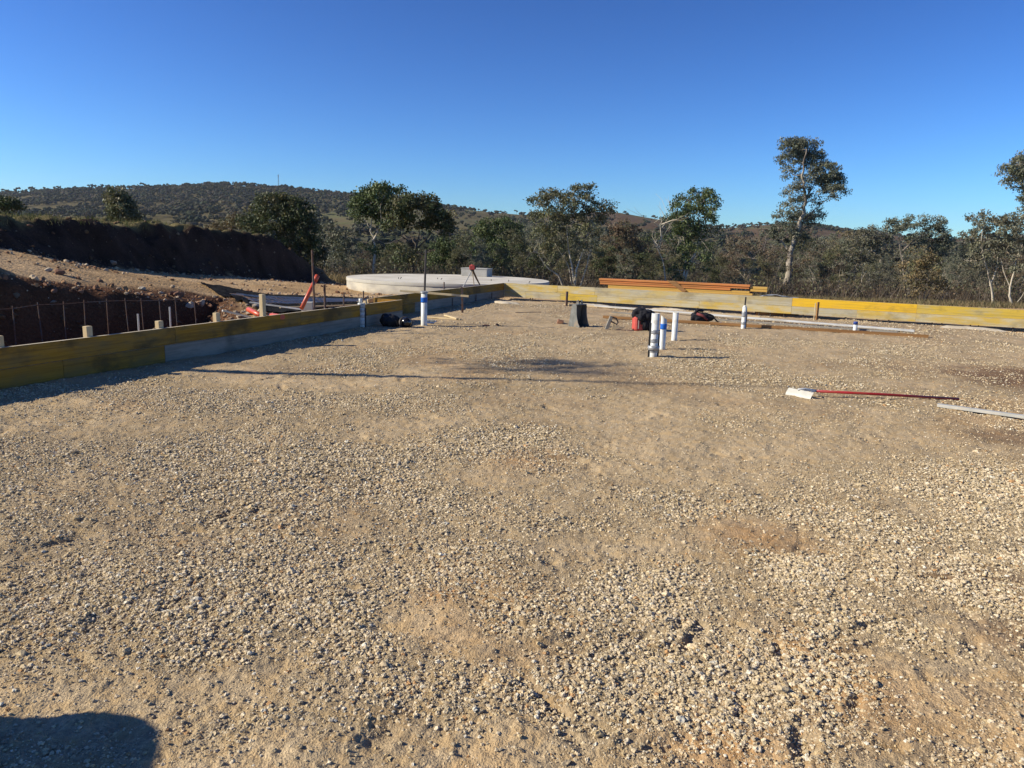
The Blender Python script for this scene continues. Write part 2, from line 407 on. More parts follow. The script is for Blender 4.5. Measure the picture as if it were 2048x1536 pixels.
def terrain(x, y):
    x = np.asarray(x, float); y = np.asarray(y, float)
    u, v = uv(x, y); wr = wR(x, y)
    # haul ramp falling towards the right
    g = np.interp(y, [0, 16, 20, 23.5, 29, 35, 45], [1.45, 1.35, 1.2, .72, .36, .05, 0])
    f = np.clip((-x-7.6)/5.6, 0, 1.25)
    z = f*g
    # earth bank
    toe = np.interp(y, [5, 12, 20, 23.5, 29, 33, 35.2, 38, 60], [-15.0, -14.4, -13.9, -13.1, -12.5, -10.9, -9.3, -7.6, -2])
    toe = toe + .5*fbm(x*.35, y*.35, 3, 41)+.25*fbm(x*1.4, y*1.4, 3, 42)
    db = toe-x
    top = 2.17+.12*fbm(x*.25, y*.25, 3, 43)
    hb = sst(db/1.7)*(1-sst((y-34.6)/3.2))
    z = z*(1-hb)+top*hb
    z = z + hb*(1-hb)*1.7*(fbm(x*1.9, y*1.9, 5, 44)) + .22*sst(db/.8)*fbm(x*2.6, y*2.6, 4, 45)
    z = z - .05*np.clip(-x-34, 0, 60)
    # trench with a loose berm on its lip
    uc = np.interp(v, [-12, 0, 5.4, 7.2, 9.7, 12], [8.4, 7.6, 6.6, 5.9, 5.5, 5.4])+.35*fbm(x*.8, y*.8, 3, 46)
    s = np.minimum((3.9+1.05*u-v)/1.45+.25*fbm(x*1.1, y*1.1, 3, 47), uc-u)
    left = u > .02
    tr = np.where(left, sst(s/1.0), 0)
    tr = np.where(left & (u < .4), tr*sst((u-.02)/.3), tr)
    berm = np.exp(-((s+.35)/.5)**2)*.13*(1+1.2*fbm(x*1.5, y*1.5, 3, 48))*np.where(left & (v < 11), 1, 0)*sst((u-1)/1.5)
    berm2 = np.exp(-((u-uc-1.2)/.5)**2)*.72*np.where(left & (v < 6.6), 1, 0)*sst((6.6-v)/3.2)*(1+fbm(x*1.5, y*1.5, 3, 49))
    z = z*(1-tr) + tr*(-.95) + berm + berm2
    z = z + tr*.16*fbm(x*2.2, y*2.2, 4, 50) + (tr*(1-tr))*1.0*fbm(x*2.4, y*2.4, 4, 55)
    # fall to the valley beyond
    out = np.clip(np.hypot(x*.35, y)-31, 0, 400)
    z = z - .052*np.clip(out, 0, 60) - .02*np.clip(out-60, 0, 200)
    rr = np.clip(wr, 0, 3)/3
    z = z - .22*rr*np.where(left & (v < 18), 0, 1)*sst((x-4)/4)
    z = z + .03*fbm(x*.9, y*.9, 4, 51) + .025*fbm(x*4, y*4, 3, 52)*np.where(u > 0, 1, .4) + .3*sst((out-5)/20)*fbm(x*.06, y*.06, 3, 53)
    z = z - .12*sst((y-24)/3)*np.exp(-((x+2.5)/8)**2)
    # keep below the gravel pad
    ins = pad_inside(x, y)
    low = (ins > .12) & (y > 1.6) & (np.abs(x) < .8*y+1.2)
    z = np.where(low, -.16, z)
    z = np.where((ins > -.3) & (ins <= .12) & (z < .5), np.minimum(z, -.05-.1*sst((ins+.3)/.4)), z)
    z = np.where((ins > .12) & ~low, -.012+.02*fbm(x*4, y*4, 3, 52), z)
    return z
def tz(x, y): return float(terrain(np.array([x]), np.array([y]))[0])
def pz(x, y):
    return float(pad_h(np.array([x]), np.array([y]), False)[0])

def grid_faces(nr, nc):
    i = np.arange(nr-1)[:, None]*nc+np.arange(nc-1)[None, :]
    i = i.ravel()
    return np.stack([i, i+1, i+nc+1, i+nc], 1)

# --- gravel pad
nr, nc = 760, 900
yy = 1.25*np.exp(np.linspace(0, math.log(29/1.25), nr))
tt = np.linspace(-1, 1, nc)
Y = np.repeat(yy[:, None], nc, 1); X = tt[None, :]*(.8*Y+1.5)
x = X.ravel(); y = Y.ravel()
z = pad_h(x, y)
ins = pad_inside(x, y)
uu_, vv_ = uv(x, y); wr_ = wR(x, y); insl = np.where(wr_ > -.4, np.where(uu_ > .3, -1, 1), ins)
z = z - 1.3*sst((-insl-.05)/.12) - 1.3*sst((wr_-.6)/.4) + .015*sst(1-ins/.5)*fbm(x*3, y*3, 3, 61)
# spill mounds along the far wall
wr = -wR(x, y)
z = z + .035*np.exp(-((wr-.35)/.35)**2)*sst(fbm(x*.8, y*.8, 3, 62)*2.4+.35)*(insl > 0)
z = z - .14*sst(1-np.maximum(wr, 0)/1.5)*(insl > 0)*(.6+.4*sst(.5-fbm(x*.8, y*.8, 3, 62)*3))
g = gravel_mask(x, y)
fine = fbm(x*2.2, y*2.2, 4, 81)
c_sand = np.array([.46, .355, .22]); c_grav = np.array([.28, .22, .135]); c_or = np.array([.44, .27, .13]); c_dk = np.array([.23, .155, .095])  # c_grav darkened to paint in shade between the stones
col = c_sand*(1-g[:, None])+c_grav*g[:, None]
o_ = sst(fbm(x*.8, y*.8, 3, 82)*3-.5)[:, None]*.3
for px, py, rr_ in [(1520,1078,.35),(1700,1390,.3),(1460,1490,.25),(880,1190,.12),(1630,1300,.2),(1050,920,.3)]:
    c = P(px, py); o_ = np.maximum(o_, (np.exp(-((x-c.x)**2+(y-c.y)**2)/rr_**2)*.8)[:, None])
col = col*(1-o_)+c_or*o_
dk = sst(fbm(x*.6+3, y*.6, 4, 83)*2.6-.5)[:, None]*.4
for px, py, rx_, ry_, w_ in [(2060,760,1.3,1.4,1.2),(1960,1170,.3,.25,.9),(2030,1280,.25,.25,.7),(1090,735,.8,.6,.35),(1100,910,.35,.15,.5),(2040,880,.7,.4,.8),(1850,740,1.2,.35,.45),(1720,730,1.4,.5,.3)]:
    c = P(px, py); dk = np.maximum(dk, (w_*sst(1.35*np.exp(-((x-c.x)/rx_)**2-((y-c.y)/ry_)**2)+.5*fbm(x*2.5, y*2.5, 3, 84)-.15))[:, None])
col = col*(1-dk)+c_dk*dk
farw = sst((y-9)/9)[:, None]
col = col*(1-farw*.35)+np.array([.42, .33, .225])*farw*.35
col = col*(1+.25*fine[:, None])
m_pad = mat('gravel_ground', (.70, .70, .72), (1.22, 1.2, 1.16), 55, .95, tint=True, bump=.010, bscale=110, spec=.1, c3=(1.0, .93, .82), s3=9)
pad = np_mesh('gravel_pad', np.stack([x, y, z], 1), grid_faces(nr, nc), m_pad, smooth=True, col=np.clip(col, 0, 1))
tag(pad, kind='structure')
PADZ = (yy, z.reshape(nr, nc))
def pad_z_at(x, y):
    ri = np.interp(y, yy, np.arange(nr)); ci = (x/(.8*y+1.5)+1)/2*(nc-1)
    r = np.clip(ri.astype(int), 0, nr-1); c = np.clip(ci.astype(int), 0, nc-1)
    return PADZ[1][r, c]
def gz(x, y): return float(pad_z_at(np.array([x]), np.array([y]))[0])

# --- loose stones: stuff
ico0 = None
def ico(sub):
    import bmesh
    bm = bmesh.new(); bmesh.ops.create_icosphere(bm, subdivisions=sub, radius=1)
    V = np.array([v.co[:] for v in bm.verts]); F = np.array([[v.index for v in f.verts] for f in bm.faces]); bm.free()
    return V, F
I0 = ico(1); I1 = ico(1); I2 = ico(2)
def quat_rot(n, rng):
    q = rng.normal(size=(n, 4)); q /= np.linalg.norm(q, axis=1)[:, None]
    w_, a, b, c = q.T
    return np.stack([np.stack([1-2*(b*b+c*c), 2*(a*b-c*w_), 2*(a*c+b*w_)], 1),
                     np.stack([2*(a*b+c*w_), 1-2*(a*a+c*c), 2*(b*c-a*w_)], 1),
                     np.stack([2*(a*c-b*w_), 2*(b*c+a*w_), 1-2*(a*a+b*b)], 1)], 1)
def lumps(base, n, pos, rad, rng, rough=.40, flat=.64, nvar=40, tilt=.5):
    V, F = base; k = len(V)
    var = V[None]*(1+rough*(rng.random((nvar, k, 1))-.5)*2)
    R0 = quat_rot(nvar, rng); var = np.einsum('nij,nkj->nki', R0, var)
    s = np.stack([1+.35*(rng.random(n)-.3), .8+.3*rng.random(n), flat*(.75+.5*rng.random(n))], 1)*rad[:, None]
    vv = var[rng.integers(0, nvar, n)]*s[:, None, :]
    a = rng.random(n)*2*math.pi; ca, sa = np.cos(a), np.sin(a)
    tx = (rng.random(n)-.5)*tilt*2
    y2 = vv[:, :, 1]*np.cos(tx)[:, None]-vv[:, :, 2]*np.sin(tx)[:, None]
    z2 = vv[:, :, 1]*np.sin(tx)[:, None]+vv[:, :, 2]*np.cos(tx)[:, None]
    x2 = vv[:, :, 0]
    O = np.stack([x2*ca[:, None]-y2*sa[:, None], x2*sa[:, None]+y2*ca[:, None], z2], 2)+pos[:, None, :]
    Fo = (F[None]+(np.arange(n)*k)[:, None, None]).reshape(-1, F.shape[1])
    return O.reshape(-1, 3), Fo
def stone_cols(n, rng, dim=1.0):
    pal = np.array([[.56,.455,.30],[.47,.38,.24],[.64,.54,.38],[.40,.32,.21],[.48,.37,.21],[.44,.26,.12],[.64,.59,.47],[.29,.23,.155]])
    p = np.array([.27,.25,.14,.12,.12,.02,.04,.04])
    c = pal[rng.choice(len(pal), n, p=p)]
    return c*(.92+.3*rng.random((n, 1)))*dim
def scatter(name, y0, y1, dens, rlo, rhi, base, seed, power=1.0):
    rng = np.random.default_rng(seed)
    area = .8*(y1*y1-y0*y0)+3*(y1-y0)
    n = int(area*dens)
    yv = np.sqrt(y0*y0+(y1*y1-y0*y0)*rng.random(n)); xv = (rng.random(n)*2-1)*(.8*yv+.6)
    g = gravel_mask(xv, yv)
    gg = .12+.88*sst((g+.18*fbm(xv*9, yv*9, 3, 91)-.12)/.75)**power
    keep = (rng.random(n) < gg) & (pad_inside(xv, yv) > .03)
    xv = xv[keep]; yv = yv[keep]; g = g[keep]; n = len(xv)
    t = rng.random(n)**2.1
    rad = (rlo+(rhi-rlo)*t)*(.75+.4*g)
    zv = pad_z_at(xv, yv)+rad*(.05+.35*rng.random(n))
    V, F = lumps(base, n, np.stack([xv, yv, zv], 1), rad, rng)
    c = np.repeat(stone_cols(n, rng), len(base[0]), 0)
    return V, F, c
parts = [scatter('a', 1.3, 4.2, 6000, .0035, .0112, I2, 1), scatter('b', 4.2, 8.5, 3300, .0045, .0125, I1, 2),
         scatter('c', 8.5, 15, 800, .007, .015, I1, 3), scatter('d', 15, 25.5, 150, .010, .022, I1, 4),
         scatter('e', 1.3, 6.6, 8500, .0022, .0048, I0, 5, .3), scatter('f', 1.3, 9, 22, .011, .022, I2, 6, .5)]
for i, (V, F, c) in enumerate(parts):
    o = np_mesh('loose_gravel', V, F, m_stone, col=c); tag(o, kind='stuff')
    tag(o, ['coarse crushed gravel scattered over the pad nearest the camera', 'crushed gravel over the middle of the pad', 'crushed gravel over the far half of the pad', 'crushed gravel below the far formwork wall', 'fine grit between the nearest stones', 'scattered larger stones on the gravel pad'][i])
print('stones verts', sum(len(p[0]) for p in parts))

# --- ground beyond the pad
def site_sheet():
    xs = np.concatenate([np.arange(-46, -22, .3), np.arange(-22, 1.5, .085), np.arange(1.5, 46, .3)])
    ys = np.concatenate([np.arange(-14, 6, .3), np.arange(6, 39, .1), np.arange(39, 72, .4)])
    X, Y = np.meshgrid(xs, ys); x = X.ravel(); y = Y.ravel()
    z = terrain(x, y)
    u, v = uv(x, y)
    toe = np.interp(y, [5, 12, 20, 23.5, 29, 33, 35.2, 38, 60], [-15.0, -14.4, -13.9, -13.1, -12.5, -10.9, -9.3, -7.6, -2])
    db = toe-x
    n1 = fbm(x*.5, y*.5, 4, 101); n2 = fbm(x*3, y*3, 4, 102)
    c = np.array([.43, .285, .15])*(1+.35*n1[:, None]+.3*n2[:, None])
    pale = sst(n1*2.5+.1)[:, None]*.4
    c = c*(1-pale)+np.array([.44, .33, .21])*pale
    # bank earth: brown soil darkened to near black, painting in the shaded face
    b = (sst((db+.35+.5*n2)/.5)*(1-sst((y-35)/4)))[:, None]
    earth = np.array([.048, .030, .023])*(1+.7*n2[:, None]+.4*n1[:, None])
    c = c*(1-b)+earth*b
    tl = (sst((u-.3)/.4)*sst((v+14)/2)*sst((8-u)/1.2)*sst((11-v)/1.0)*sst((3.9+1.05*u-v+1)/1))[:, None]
    c = c*(1-tl)+np.array([.10, .05, .028])*(1+.5*n2[:, None])*tl  # red brown trench soil, darkened to paint in the shade of the cut
    gr = (sst((db-1.35+.35*n2)/.5)*sst((z-1.6)/.5))[:, None]
    gr = np.maximum(gr, (sst((y-36+2*n1)/4)*sst((db*-1+60)/5))[:, None])
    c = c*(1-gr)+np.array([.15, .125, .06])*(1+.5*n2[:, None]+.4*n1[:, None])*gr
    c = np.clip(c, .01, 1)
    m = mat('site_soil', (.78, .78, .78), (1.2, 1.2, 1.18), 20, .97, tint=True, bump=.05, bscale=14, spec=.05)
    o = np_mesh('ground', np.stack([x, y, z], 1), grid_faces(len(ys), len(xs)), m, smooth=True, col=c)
    tag(o, kind='structure')
site_sheet()

# --- valley and hills
RIDGE = [(-700,430),(-300,396),(-60,385),(0,383),(90,378),(180,374),(300,373),(350,370),(420,366),(480,366),(560,372),(620,377),(700,386),(790,390),(880,407),(960,417),(1040,424),(1130,424),(1190,418),(1240,420),(1330,436),(1400,452),(1470,450),(1540,444),(1620,447),(1700,458),(1780,466),(1880,472),(1990,470),(2100,470),(2500,480)]
_ra = []; _rh = []
RD = 1500.
for px, py in RIDGE:
    p = PD(px, py, RD); _ra.append(p.x/p.y); _rh.append(p.z-5)
def hills(x, y):
    a = x/np.maximum(y, 1)
    H = np.interp(a, _ra, _rh)
    H = H*(1+.0*x)
    near = -.052*60-.02*np.clip(y-91, 0, 100)
    near = np.maximum(near, -6)
    t = np.clip((y-330)/(RD-330), 0, 1)
    shape = .35*t+.65*t**1.5
    z = near+(H-near)*shape*(1-sst((y-RD-60)/1500)*.5)
    fold = fbm(x/260., y/330., 4, 111)
    z = z + 20*fold*np.clip(4*t*(1-t), 0, 1)*(1-t*.6)
    z = z + .3*fbm(x*.06, y*.06, 3, 53)*sst((150-y)/60)
    z = z - .8*sst((74-y)/6)
    return z
def hz(x, y): return float(hills(np.array([x]), np.array([y]))[0])
HILLWOOD = lambda x, y: fbm(x/120., y/170., 4, 121)+.25*fbm(x/30., y/40., 3, 122)
def far_sheet():
    nr, nc = 330, 620
    yy = 66*np.exp(np.linspace(0, math.log(4200/66), nr)); tt = np.linspace(-1.25, 1.25, nc)
    Y = np.repeat(yy[:, None], nc, 1); X = tt[None]*Y
    x = X.ravel(); y = Y.ravel(); z = hills(x, y)
    n1 = fbm(x/90., y/150., 4, 131); n2 = fbm(x/14., y/14., 3, 132)
    c = np.array([.135, .115, .065])*(1+.5*n1[:, None]+.25*n2[:, None])
    br = sst((x/y-.02)/.12)[:, None]*sst((y-700)/400)[:, None]
    c = c*(1-br)+np.array([.125, .085, .055])*(1+.3*n1[:, None])*br
    gn = sst(n1*2.5-.1)[:, None]*.6
    c = c*(1-gn)+np.array([.09, .11, .05])*gn
    m = mat('hill_pasture', (.75, .75, .75), (1.2, 1.2, 1.2), .12, 1, tint=True, bump=.6, bscale=.4, spec=.0)
    o = np_mesh('hills', np.stack([x, y, z], 1), grid_faces(nr, nc), m, smooth=True, col=np.clip(c, .01, 1))
    tag(o, kind='structure')
far_sheet()
# ------------------------------------------------------------------ trees
def cluster_leaves(pts, cr, nper, rng, lw=.045, ll=.15, cols=None, droop=.6):
    """small elongated leaves around every cluster point -> V,F,col"""
    n = len(pts)*nper
    c = np.repeat(pts, nper, 0)
    crr = np.repeat(cr, nper) if hasattr(cr, '__len__') else cr*np.ones(n)
    d = rng.normal(size=(n, 3)); d /= np.linalg.norm(d, axis=1)[:, None]
    p = c+d*(crr*rng.random(n)**.45)[:, None]*np.array([1, 1, .72])
    a = rng.normal(size=(n, 3)); a[:, 2] -= droop*1.4; a /= np.linalg.norm(a, axis=1)[:, None]
    b = np.cross(a, rng.normal(size=(n, 3))); b /= np.maximum(np.linalg.norm(b, axis=1), 1e-6)[:, None]
    L = ll*(.6+.8*rng.random(n))[:, None]; W = lw*(.7+.6*rng.random(n))[:, None]
    V = np.stack([p-b*W*.3, p+a*L*.45-b*W, p+a*L, p+a*L*.5+b*W], 1).reshape(-1, 3)
    F = np.arange(n*4).reshape(n, 4)
    base = cols[rng.integers(0, len(cols), len(pts))]
    cc = np.repeat(base, nper, 0)*(.7+.6*rng.random((n, 1)))
    return V, F, np.repeat(cc, 4, 0)
TRK = .68
LC = {
 'green': np.array([[.075,.095,.035],[.09,.11,.045],[.06,.08,.035],[.11,.125,.05]]),
 'olive': np.array([[.085,.085,.045],[.10,.095,.05],[.07,.07,.04],[.12,.10,.06]]),
 'grey': np.array([[.085,.09,.065],[.11,.11,.085],[.075,.075,.055],[.13,.125,.095]]),
 'brown': np.array([[.12,.085,.045],[.15,.105,.055],[.10,.075,.045],[.09,.085,.045]]),
 'dark': np.array([[.05,.06,.025],[.065,.075,.03],[.045,.05,.025],[.10,.085,.04]]),
 'rust': np.array([[.11,.075,.05],[.09,.07,.05],[.13,.085,.06],[.08,.075,.05]])}
LC = {k_: v_*(1.3 if k_ == 'green' else 1.65 if k_ in ('grey', 'olive') else 1.5)*np.array([.96, 1.03, .97]) for k_, v_ in LC.items()}
LC['rust2'] = (LC['rust']+2*LC['grey'])/3
def catmull(pts, k=4):
    P_ = [np.array(p, float) for p in pts]; P_ = [2*P_[0]-P_[1]]+P_+[2*P_[-1]-P_[-2]]; out = []
    for i in range(1, len(P_)-2):
        for j in range(k):
            t = j/k; a, b, c, d = P_[i-1:i+3]
            out.append(.5*((2*b)+(-a+c)*t+(2*a-5*b+4*c-d)*t*t+(-a+3*b-3*c+d)*t**3))
    out.append(P_[-2]); return out
def grow(parent, trunks, blobs, rng, leafc, bark, name_crown='crown', dens=1.0, lw=.036, ll=.145, twigc=1.0, tr=.16, bare=0, nper=40, limbbark=None, cl=.34):
    """trunks: list of (points, base radius); blobs: (centre, radii, density) in tree-local metres."""
    trunkb = MB(); limb = MB(); nodes = []
    for pts, r0 in trunks:
        c = catmull(pts, 4)
        for i in range(1, len(c)-1):
            c[i] = c[i]+rng.normal(size=3)*r0*.09
        n = len(c); rads = [r0*(1-.88*(i/(n-1))**.75) for i in range(n)]
        rads[0] *= 1.25
        rads = [q*TRK for q in rads]; trunkb.tube(c, rads, 8)
        for i in range(int(n*.2), n): nodes.append((np.array(c[i]), rads[i]))
    CP = []; CRD = []
    for (bc, br, bd) in blobs:
        bc = np.array(bc, float); br = np.array(br, float)
        # limb from nearest trunk node below
        best = min(nodes, key=lambda q: np.linalg.norm(q[0]-bc)+(3 if q[0][2] > bc[2]+.2 else 0)*1.0)
        m = (best[0]+bc)/2+np.array([0, 0, -.12*np.linalg.norm(best[0]-bc)])+rng.normal(size=3)*.10*br.mean()
        rl = min(best[1]*.75, .035+.03*br.mean())
        c = catmull([best[0], m, bc], 4)
        limb.tube(c, [rl*(1-.6*i/(len(c)-1)) for i in range(len(c))], 5)
        lim = [(np.array(q), rl*(1-.6*i/(len(c)-1))) for i, q in enumerate(c)]
        ns = max(4, int(bd*dens*15*(br[0]*br[1]*br[2])**(2/3.)/(cl*2.9)**2*3))
        for k in range(ns):
            d = rng.normal(size=3); d /= np.linalg.norm(d)
            if d[2] < -.3 and rng.random() < .45: d[2] *= -1
            q = bc+d*br*(.45+.6*rng.random()**.6)
            CP.append(q); CRD.append(cl*(.55+.8*rng.random()))
            nb = min(lim, key=lambda s: np.linalg.norm(s[0]-q))
            if rng.random() < .75*twigc:
                m2 = (nb[0]+q)/2+rng.normal(size=3)*.08*np.linalg.norm(q-nb[0])
                limb.tube([nb[0], m2, q], [max(.012, nb[1]*.45), max(.01, nb[1]*.3), .006], 4, False)
                if rng.random() < .35: lim.append((m2, nb[1]*.35))
    for k in range(bare):   # dead twiggy limbs
        nb = nodes[rng.integers(0, len(nodes))]
        d = rng.normal(size=3); d[2] = abs(d[2])*.7; d /= np.linalg.norm(d); L_ = .8+1.4*rng.random()
        a = nb[0]; pts = [a, a+d*L_*.5+rng.normal(size=3)*.12, a+d*L_+rng.normal(size=3)*.2]
        limb.tube(pts, [.03, .02, .006], 4, False)
        for j in range(5):
            d2 = d+rng.normal(size=3)*.7; s = pts[1]+(pts[2]-pts[1])*rng.random()
            limb.tube([s, s+d2*.35, s+d2*.55+rng.normal(size=3)*.08], [.012, .009, .004], 3, False)
    t = trunkb.build('trunk', bark, parent, True)
    if limb.v: limb.build('limbs', limbbark or bark, parent, True)
    if CP:
        V, F, c = cluster_leaves(np.array(CP), np.array(CRD), nper, rng, lw, ll, LC[leafc])
        np_mesh(name_crown, V, F, m_leaf, parent, col=c)

def hero(name, label, base, D, trunks, blobs, leafc, bark, seed, cat='tree', zb=None, **k):
    """photo-pixel silhouettes turned into metres at the tree's own distance D, with depth added."""
    rng = np.random.default_rng(seed)
    b = PD(base[0], base[1], D)
    zg = (tz(b.x, b.y) if D < 70 else hz(b.x, b.y)) if zb is None else zb
    root = empty(name, (b.x, b.y, zg-.05)); s = D/FPX*1.01
    def loc(px, py, dy=0):
        q = PD(px, py, D); return (q.x-b.x, dy, q.z-zg)
    T = []
    for pts, r in trunks:
        wob = rng.normal()*.3
        q = [loc(px, py, wob*i/len(pts)*(1+i*.4)) for i, (px, py) in enumerate(pts)]
        if k.get('snap', True) and pts[0] == trunks[0][0][0]: q[0] = (q[0][0], 0, 0)
        if len(T) and q[0][2] < 1.0: q[0] = (q[0][0], 0, 0)
        T.append((q, r))
    k.pop('snap', None)
    B = []
    for bb in blobs:
        px, py, rx, ry = bb[:4]; dn = bb[4] if len(bb) > 4 else 1.0
        rx *= s; ry *= s
        B.append((loc(px, py, rng.normal()*rx*.45), (rx, (rx+ry)*.5, ry), dn))
    grow(root, T, B, rng, leafc, bark, **k)
    tag(root, label, cat)
    return root

hero('gum_tree', 'tallest gum tree with pale trunk towering over the orange timber stack', (1568, 592), 62,
     [([(1570,592),(1574,562),(1578,532),(1580,505),(1589,470),(1602,430),(1606,400),(1600,365),(1598,335),(1604,300)], .52),
      ([(1590,470),(1612,435),(1640,405),(1668,385)], .12), ([(1579,505),(1560,475),(1545,455)], .13), ([(1606,400),(1625,375),(1640,345),(1652,330)], .09),
      ([(1570,560),(1555,530),(1530,508),(1515,497)], .06)],
     [(1585,292,26,18,.8),(1620,290,30,18,.85),(1600,318,34,20,.8),(1640,318,18,16,.6),(1580,340,14,14,.5),(1645,345,28,20,.9),(1670,362,26,18,.9),(1655,385,30,14,.5),
      (1615,362,26,16,.6),(1588,385,20,18,.5),(1580,410,22,16,.45),(1620,400,22,14,.4),(1610,440,30,18,.7),(1635,432,14,14,.6),(1565,432,20,16,.45),(1572,465,28,22,.5),(1545,470,20,22,.35),(1600,470,22,20,.4)],
     'grey', m_barkg, 101, lw=.04, ll=.16, dens=1.6, nper=44, cl=.36, bare=5, limbbark=m_twig)
hero('gum_tree', 'big gum tree cropped by the right edge of the photo', (2085, 628), 46,
     [([(2085,628),(2082,560),(2070,490),(2062,430),(2055,380),(2050,340)], .22), ([(2062,430),(2085,390),(2100,350)], .1), ([(2055,380),(2035,355),(2022,340)], .07)],
     [(2035,330,30,20,.9),(2022,348,26,16,.8),(2050,360,28,22,.9),(2060,395,26,18,.6),(2080,330,30,26,.9),(2110,360,30,34,.9),(2100,420,30,26,.7)],
     'grey', m_barkw, 102, cl=.3)
hero('gum_tree', 'bushy upright young tree growing alone on the earth bank', (242, 446), 42,
     [([(242,450),(241,425),(240,395)], .09)], [(236,390,15,14),(238,405,22,18),(248,418,24,18),(240,428,28,14),(262,432,18,12,.8),(232,440,16,8,.7)], 'olive', m_barkd, 103, dens=1.6, lw=.05, ll=.14, cl=.3)
hero('gum_tree', 'dark domed tree standing just behind the right end of the earth bank', (590, 548), 46,
     [([(590,552),(588,510),(575,480),(560,440)], .2), ([(590,520),(610,480),(618,440)], .13), ([(588,515),(560,490),(525,465)], .12)],
     [(545,405,34,18),(580,402,28,16),(600,425,28,26),(515,422,28,22),(555,432,40,26),(500,448,26,18),(530,462,30,20),(580,465,34,26),(615,460,22,32),(628,490,18,26),(600,505,28,24),(635,515,14,22,.8),(560,495,26,20,.7),(615,535,22,14,.6)],
     'dark', m_barkd, 104, dens=1.25, lw=.04, ll=.15, nper=38)
hero('shrub', 'low olive brown shrub thicket behind the bank left of the domed tree', (462, 462), 54,
     [([(462,466),(465,450),(470,440)], .06), ([(450,466),(440,452)], .04)], [(448,448,24,12),(475,440,20,14),(490,452,22,14),(430,458,18,9,.8)], 'brown', m_barkd, 105, cat='shrub', dens=1.3)
hero('gum_tree', 'slender blue green gum with leaning white stem between domed tree and tall pair', (655, 548), 50,
     [([(655,548),(648,525),(640,505),(650,470)], .09), ([(658,546),(672,520),(684,498),(692,470)], .08)],
     [(655,455,16,14,.8),(668,470,18,16,.9),(660,490,16,16,.7),(685,482,16,18,.9),(700,462,14,14,.6),(690,505,22,14,.8),(668,520,26,14,.7),(705,490,12,12,.5)],
     'grey', m_barkw, 106, dens=1.0)
hero('gum_tree', 'tall white trunked gum with bright green crown left of the concrete slab', (745, 552), 47,
     [([(745,552),(748,525),(750,500),(746,475),(738,455),(728,435)], .17), ([(746,480),(758,460),(765,440),(766,410)], .10), ([(741,462),(743,440),(745,415)], .08)],
     [(752,378,24,14),(775,382,24,14),(730,392,22,16),(750,405,30,18),(775,408,24,18),(718,412,20,18),(735,430,24,16,.8),(800,380,12,8,.8),(765,432,24,14,.7),(745,500,16,16,.3)],
     'green', m_barkw, 107, dens=1.25, lw=.05)
hero('gum_tree', 'broad dark crowned tree with black trunk behind the concrete slab', (822, 552), 45,
     [([(822,552),(826,520),(832,500),(822,480),(806,455)], .20), ([(830,502),(838,470),(838,435)], .12), ([(831,500),(852,475),(868,455)], .11), ([(824,485),(800,468),(780,455)], .08)],
     [(828,398,30,14),(855,402,22,14),(805,408,26,16),(840,420,34,18),(800,432,28,16),(870,425,22,16),(785,445,22,12,.8),(835,445,36,14,.8),(888,438,22,14),(900,445,12,10),(895,462,12,12,.8),(860,448,26,12,.8),(835,515,18,22,.4),(800,505,24,30,.4)],
     'dark', m_barkd, 108, dens=1.2, lw=.05)
hero('gum_tree', 'rounded green tree right of the black trunked tree, behind the slab', (882, 556), 52,
     [([(882,556),(884,520),(890,495)], .09), ([(884,530),(900,505)], .06)], [(875,490,18,14),(895,488,18,14),(885,510,28,20),(908,515,16,18),(868,525,18,20,.8),(900,540,20,14,.8)], 'green', m_barkd, 109)
hero('gum_tree', 'dense mid green tree behind the concrete hatch', (985, 560), 56,
     [([(985,560),(988,520),(985,480)], .14), ([(988,530),(1010,500),(1020,470)], .08), ([(986,530),(968,505)], .06)],
     [(980,448,26,12),(1010,446,22,12),(965,462,22,14),(995,470,36,18),(1030,465,20,18),(960,490,24,18),(1000,500,36,20),(1030,500,26,22),(970,530,26,22,.8),(1020,540,26,20,.8)], 'green', m_barkd, 110, dens=1.1)
hero('gum_tree', 'largest spreading gum with several white stems behind the far corner of the formwork', (1148, 574), 45,
     [([(1148,574),(1152,545),(1158,520),(1170,490),(1176,460)], .13), ([(1130,572),(1116,550),(1100,538),(1084,520),(1074,500)], .10), ([(1150,570),(1144,530),(1137,495),(1134,460),(1128,430)], .11), ([(1158,560),(1172,535),(1180,500),(1190,470)], .08), ([(1145,560),(1138,535),(1125,510),(1110,485)], .06)],
     [(1105,385,24,12),(1170,378,26,12),(1080,402,22,16),(1110,405,30,18),(1150,398,28,18),(1180,400,20,20),(1068,425,14,14,.8),(1095,435,30,18),(1140,430,34,20),(1180,432,26,16),(1208,412,20,12),(1215,425,16,12,.9),(1120,465,34,18,.8),(1165,465,30,18,.7),(1085,470,28,18,.7),(1085,505,30,20,.6),(1205,450,16,22,.6),(1180,500,26,18,.4),(1130,505,30,18,.4)],
     'olive', m_barkw, 111, dens=1.0)
hero('gum_tree', 'reddish brown scrubby gum between the largest gum and the leaning one', (1265, 570), 54,
     [([(1265,570),(1268,535),(1264,500),(1258,470)], .1), ([(1250,570),(1246,530),(1236,500)], .07)],
     [(1240,452,26,12),(1265,462,20,14),(1230,475,26,18),(1265,488,28,18),(1285,500,16,18,.8),(1240,510,28,22,.8),(1275,530,24,22,.7),(1215,530,20,24,.7)], 'rust', m_twig, 112, dens=1.1, limbbark=m_twig)
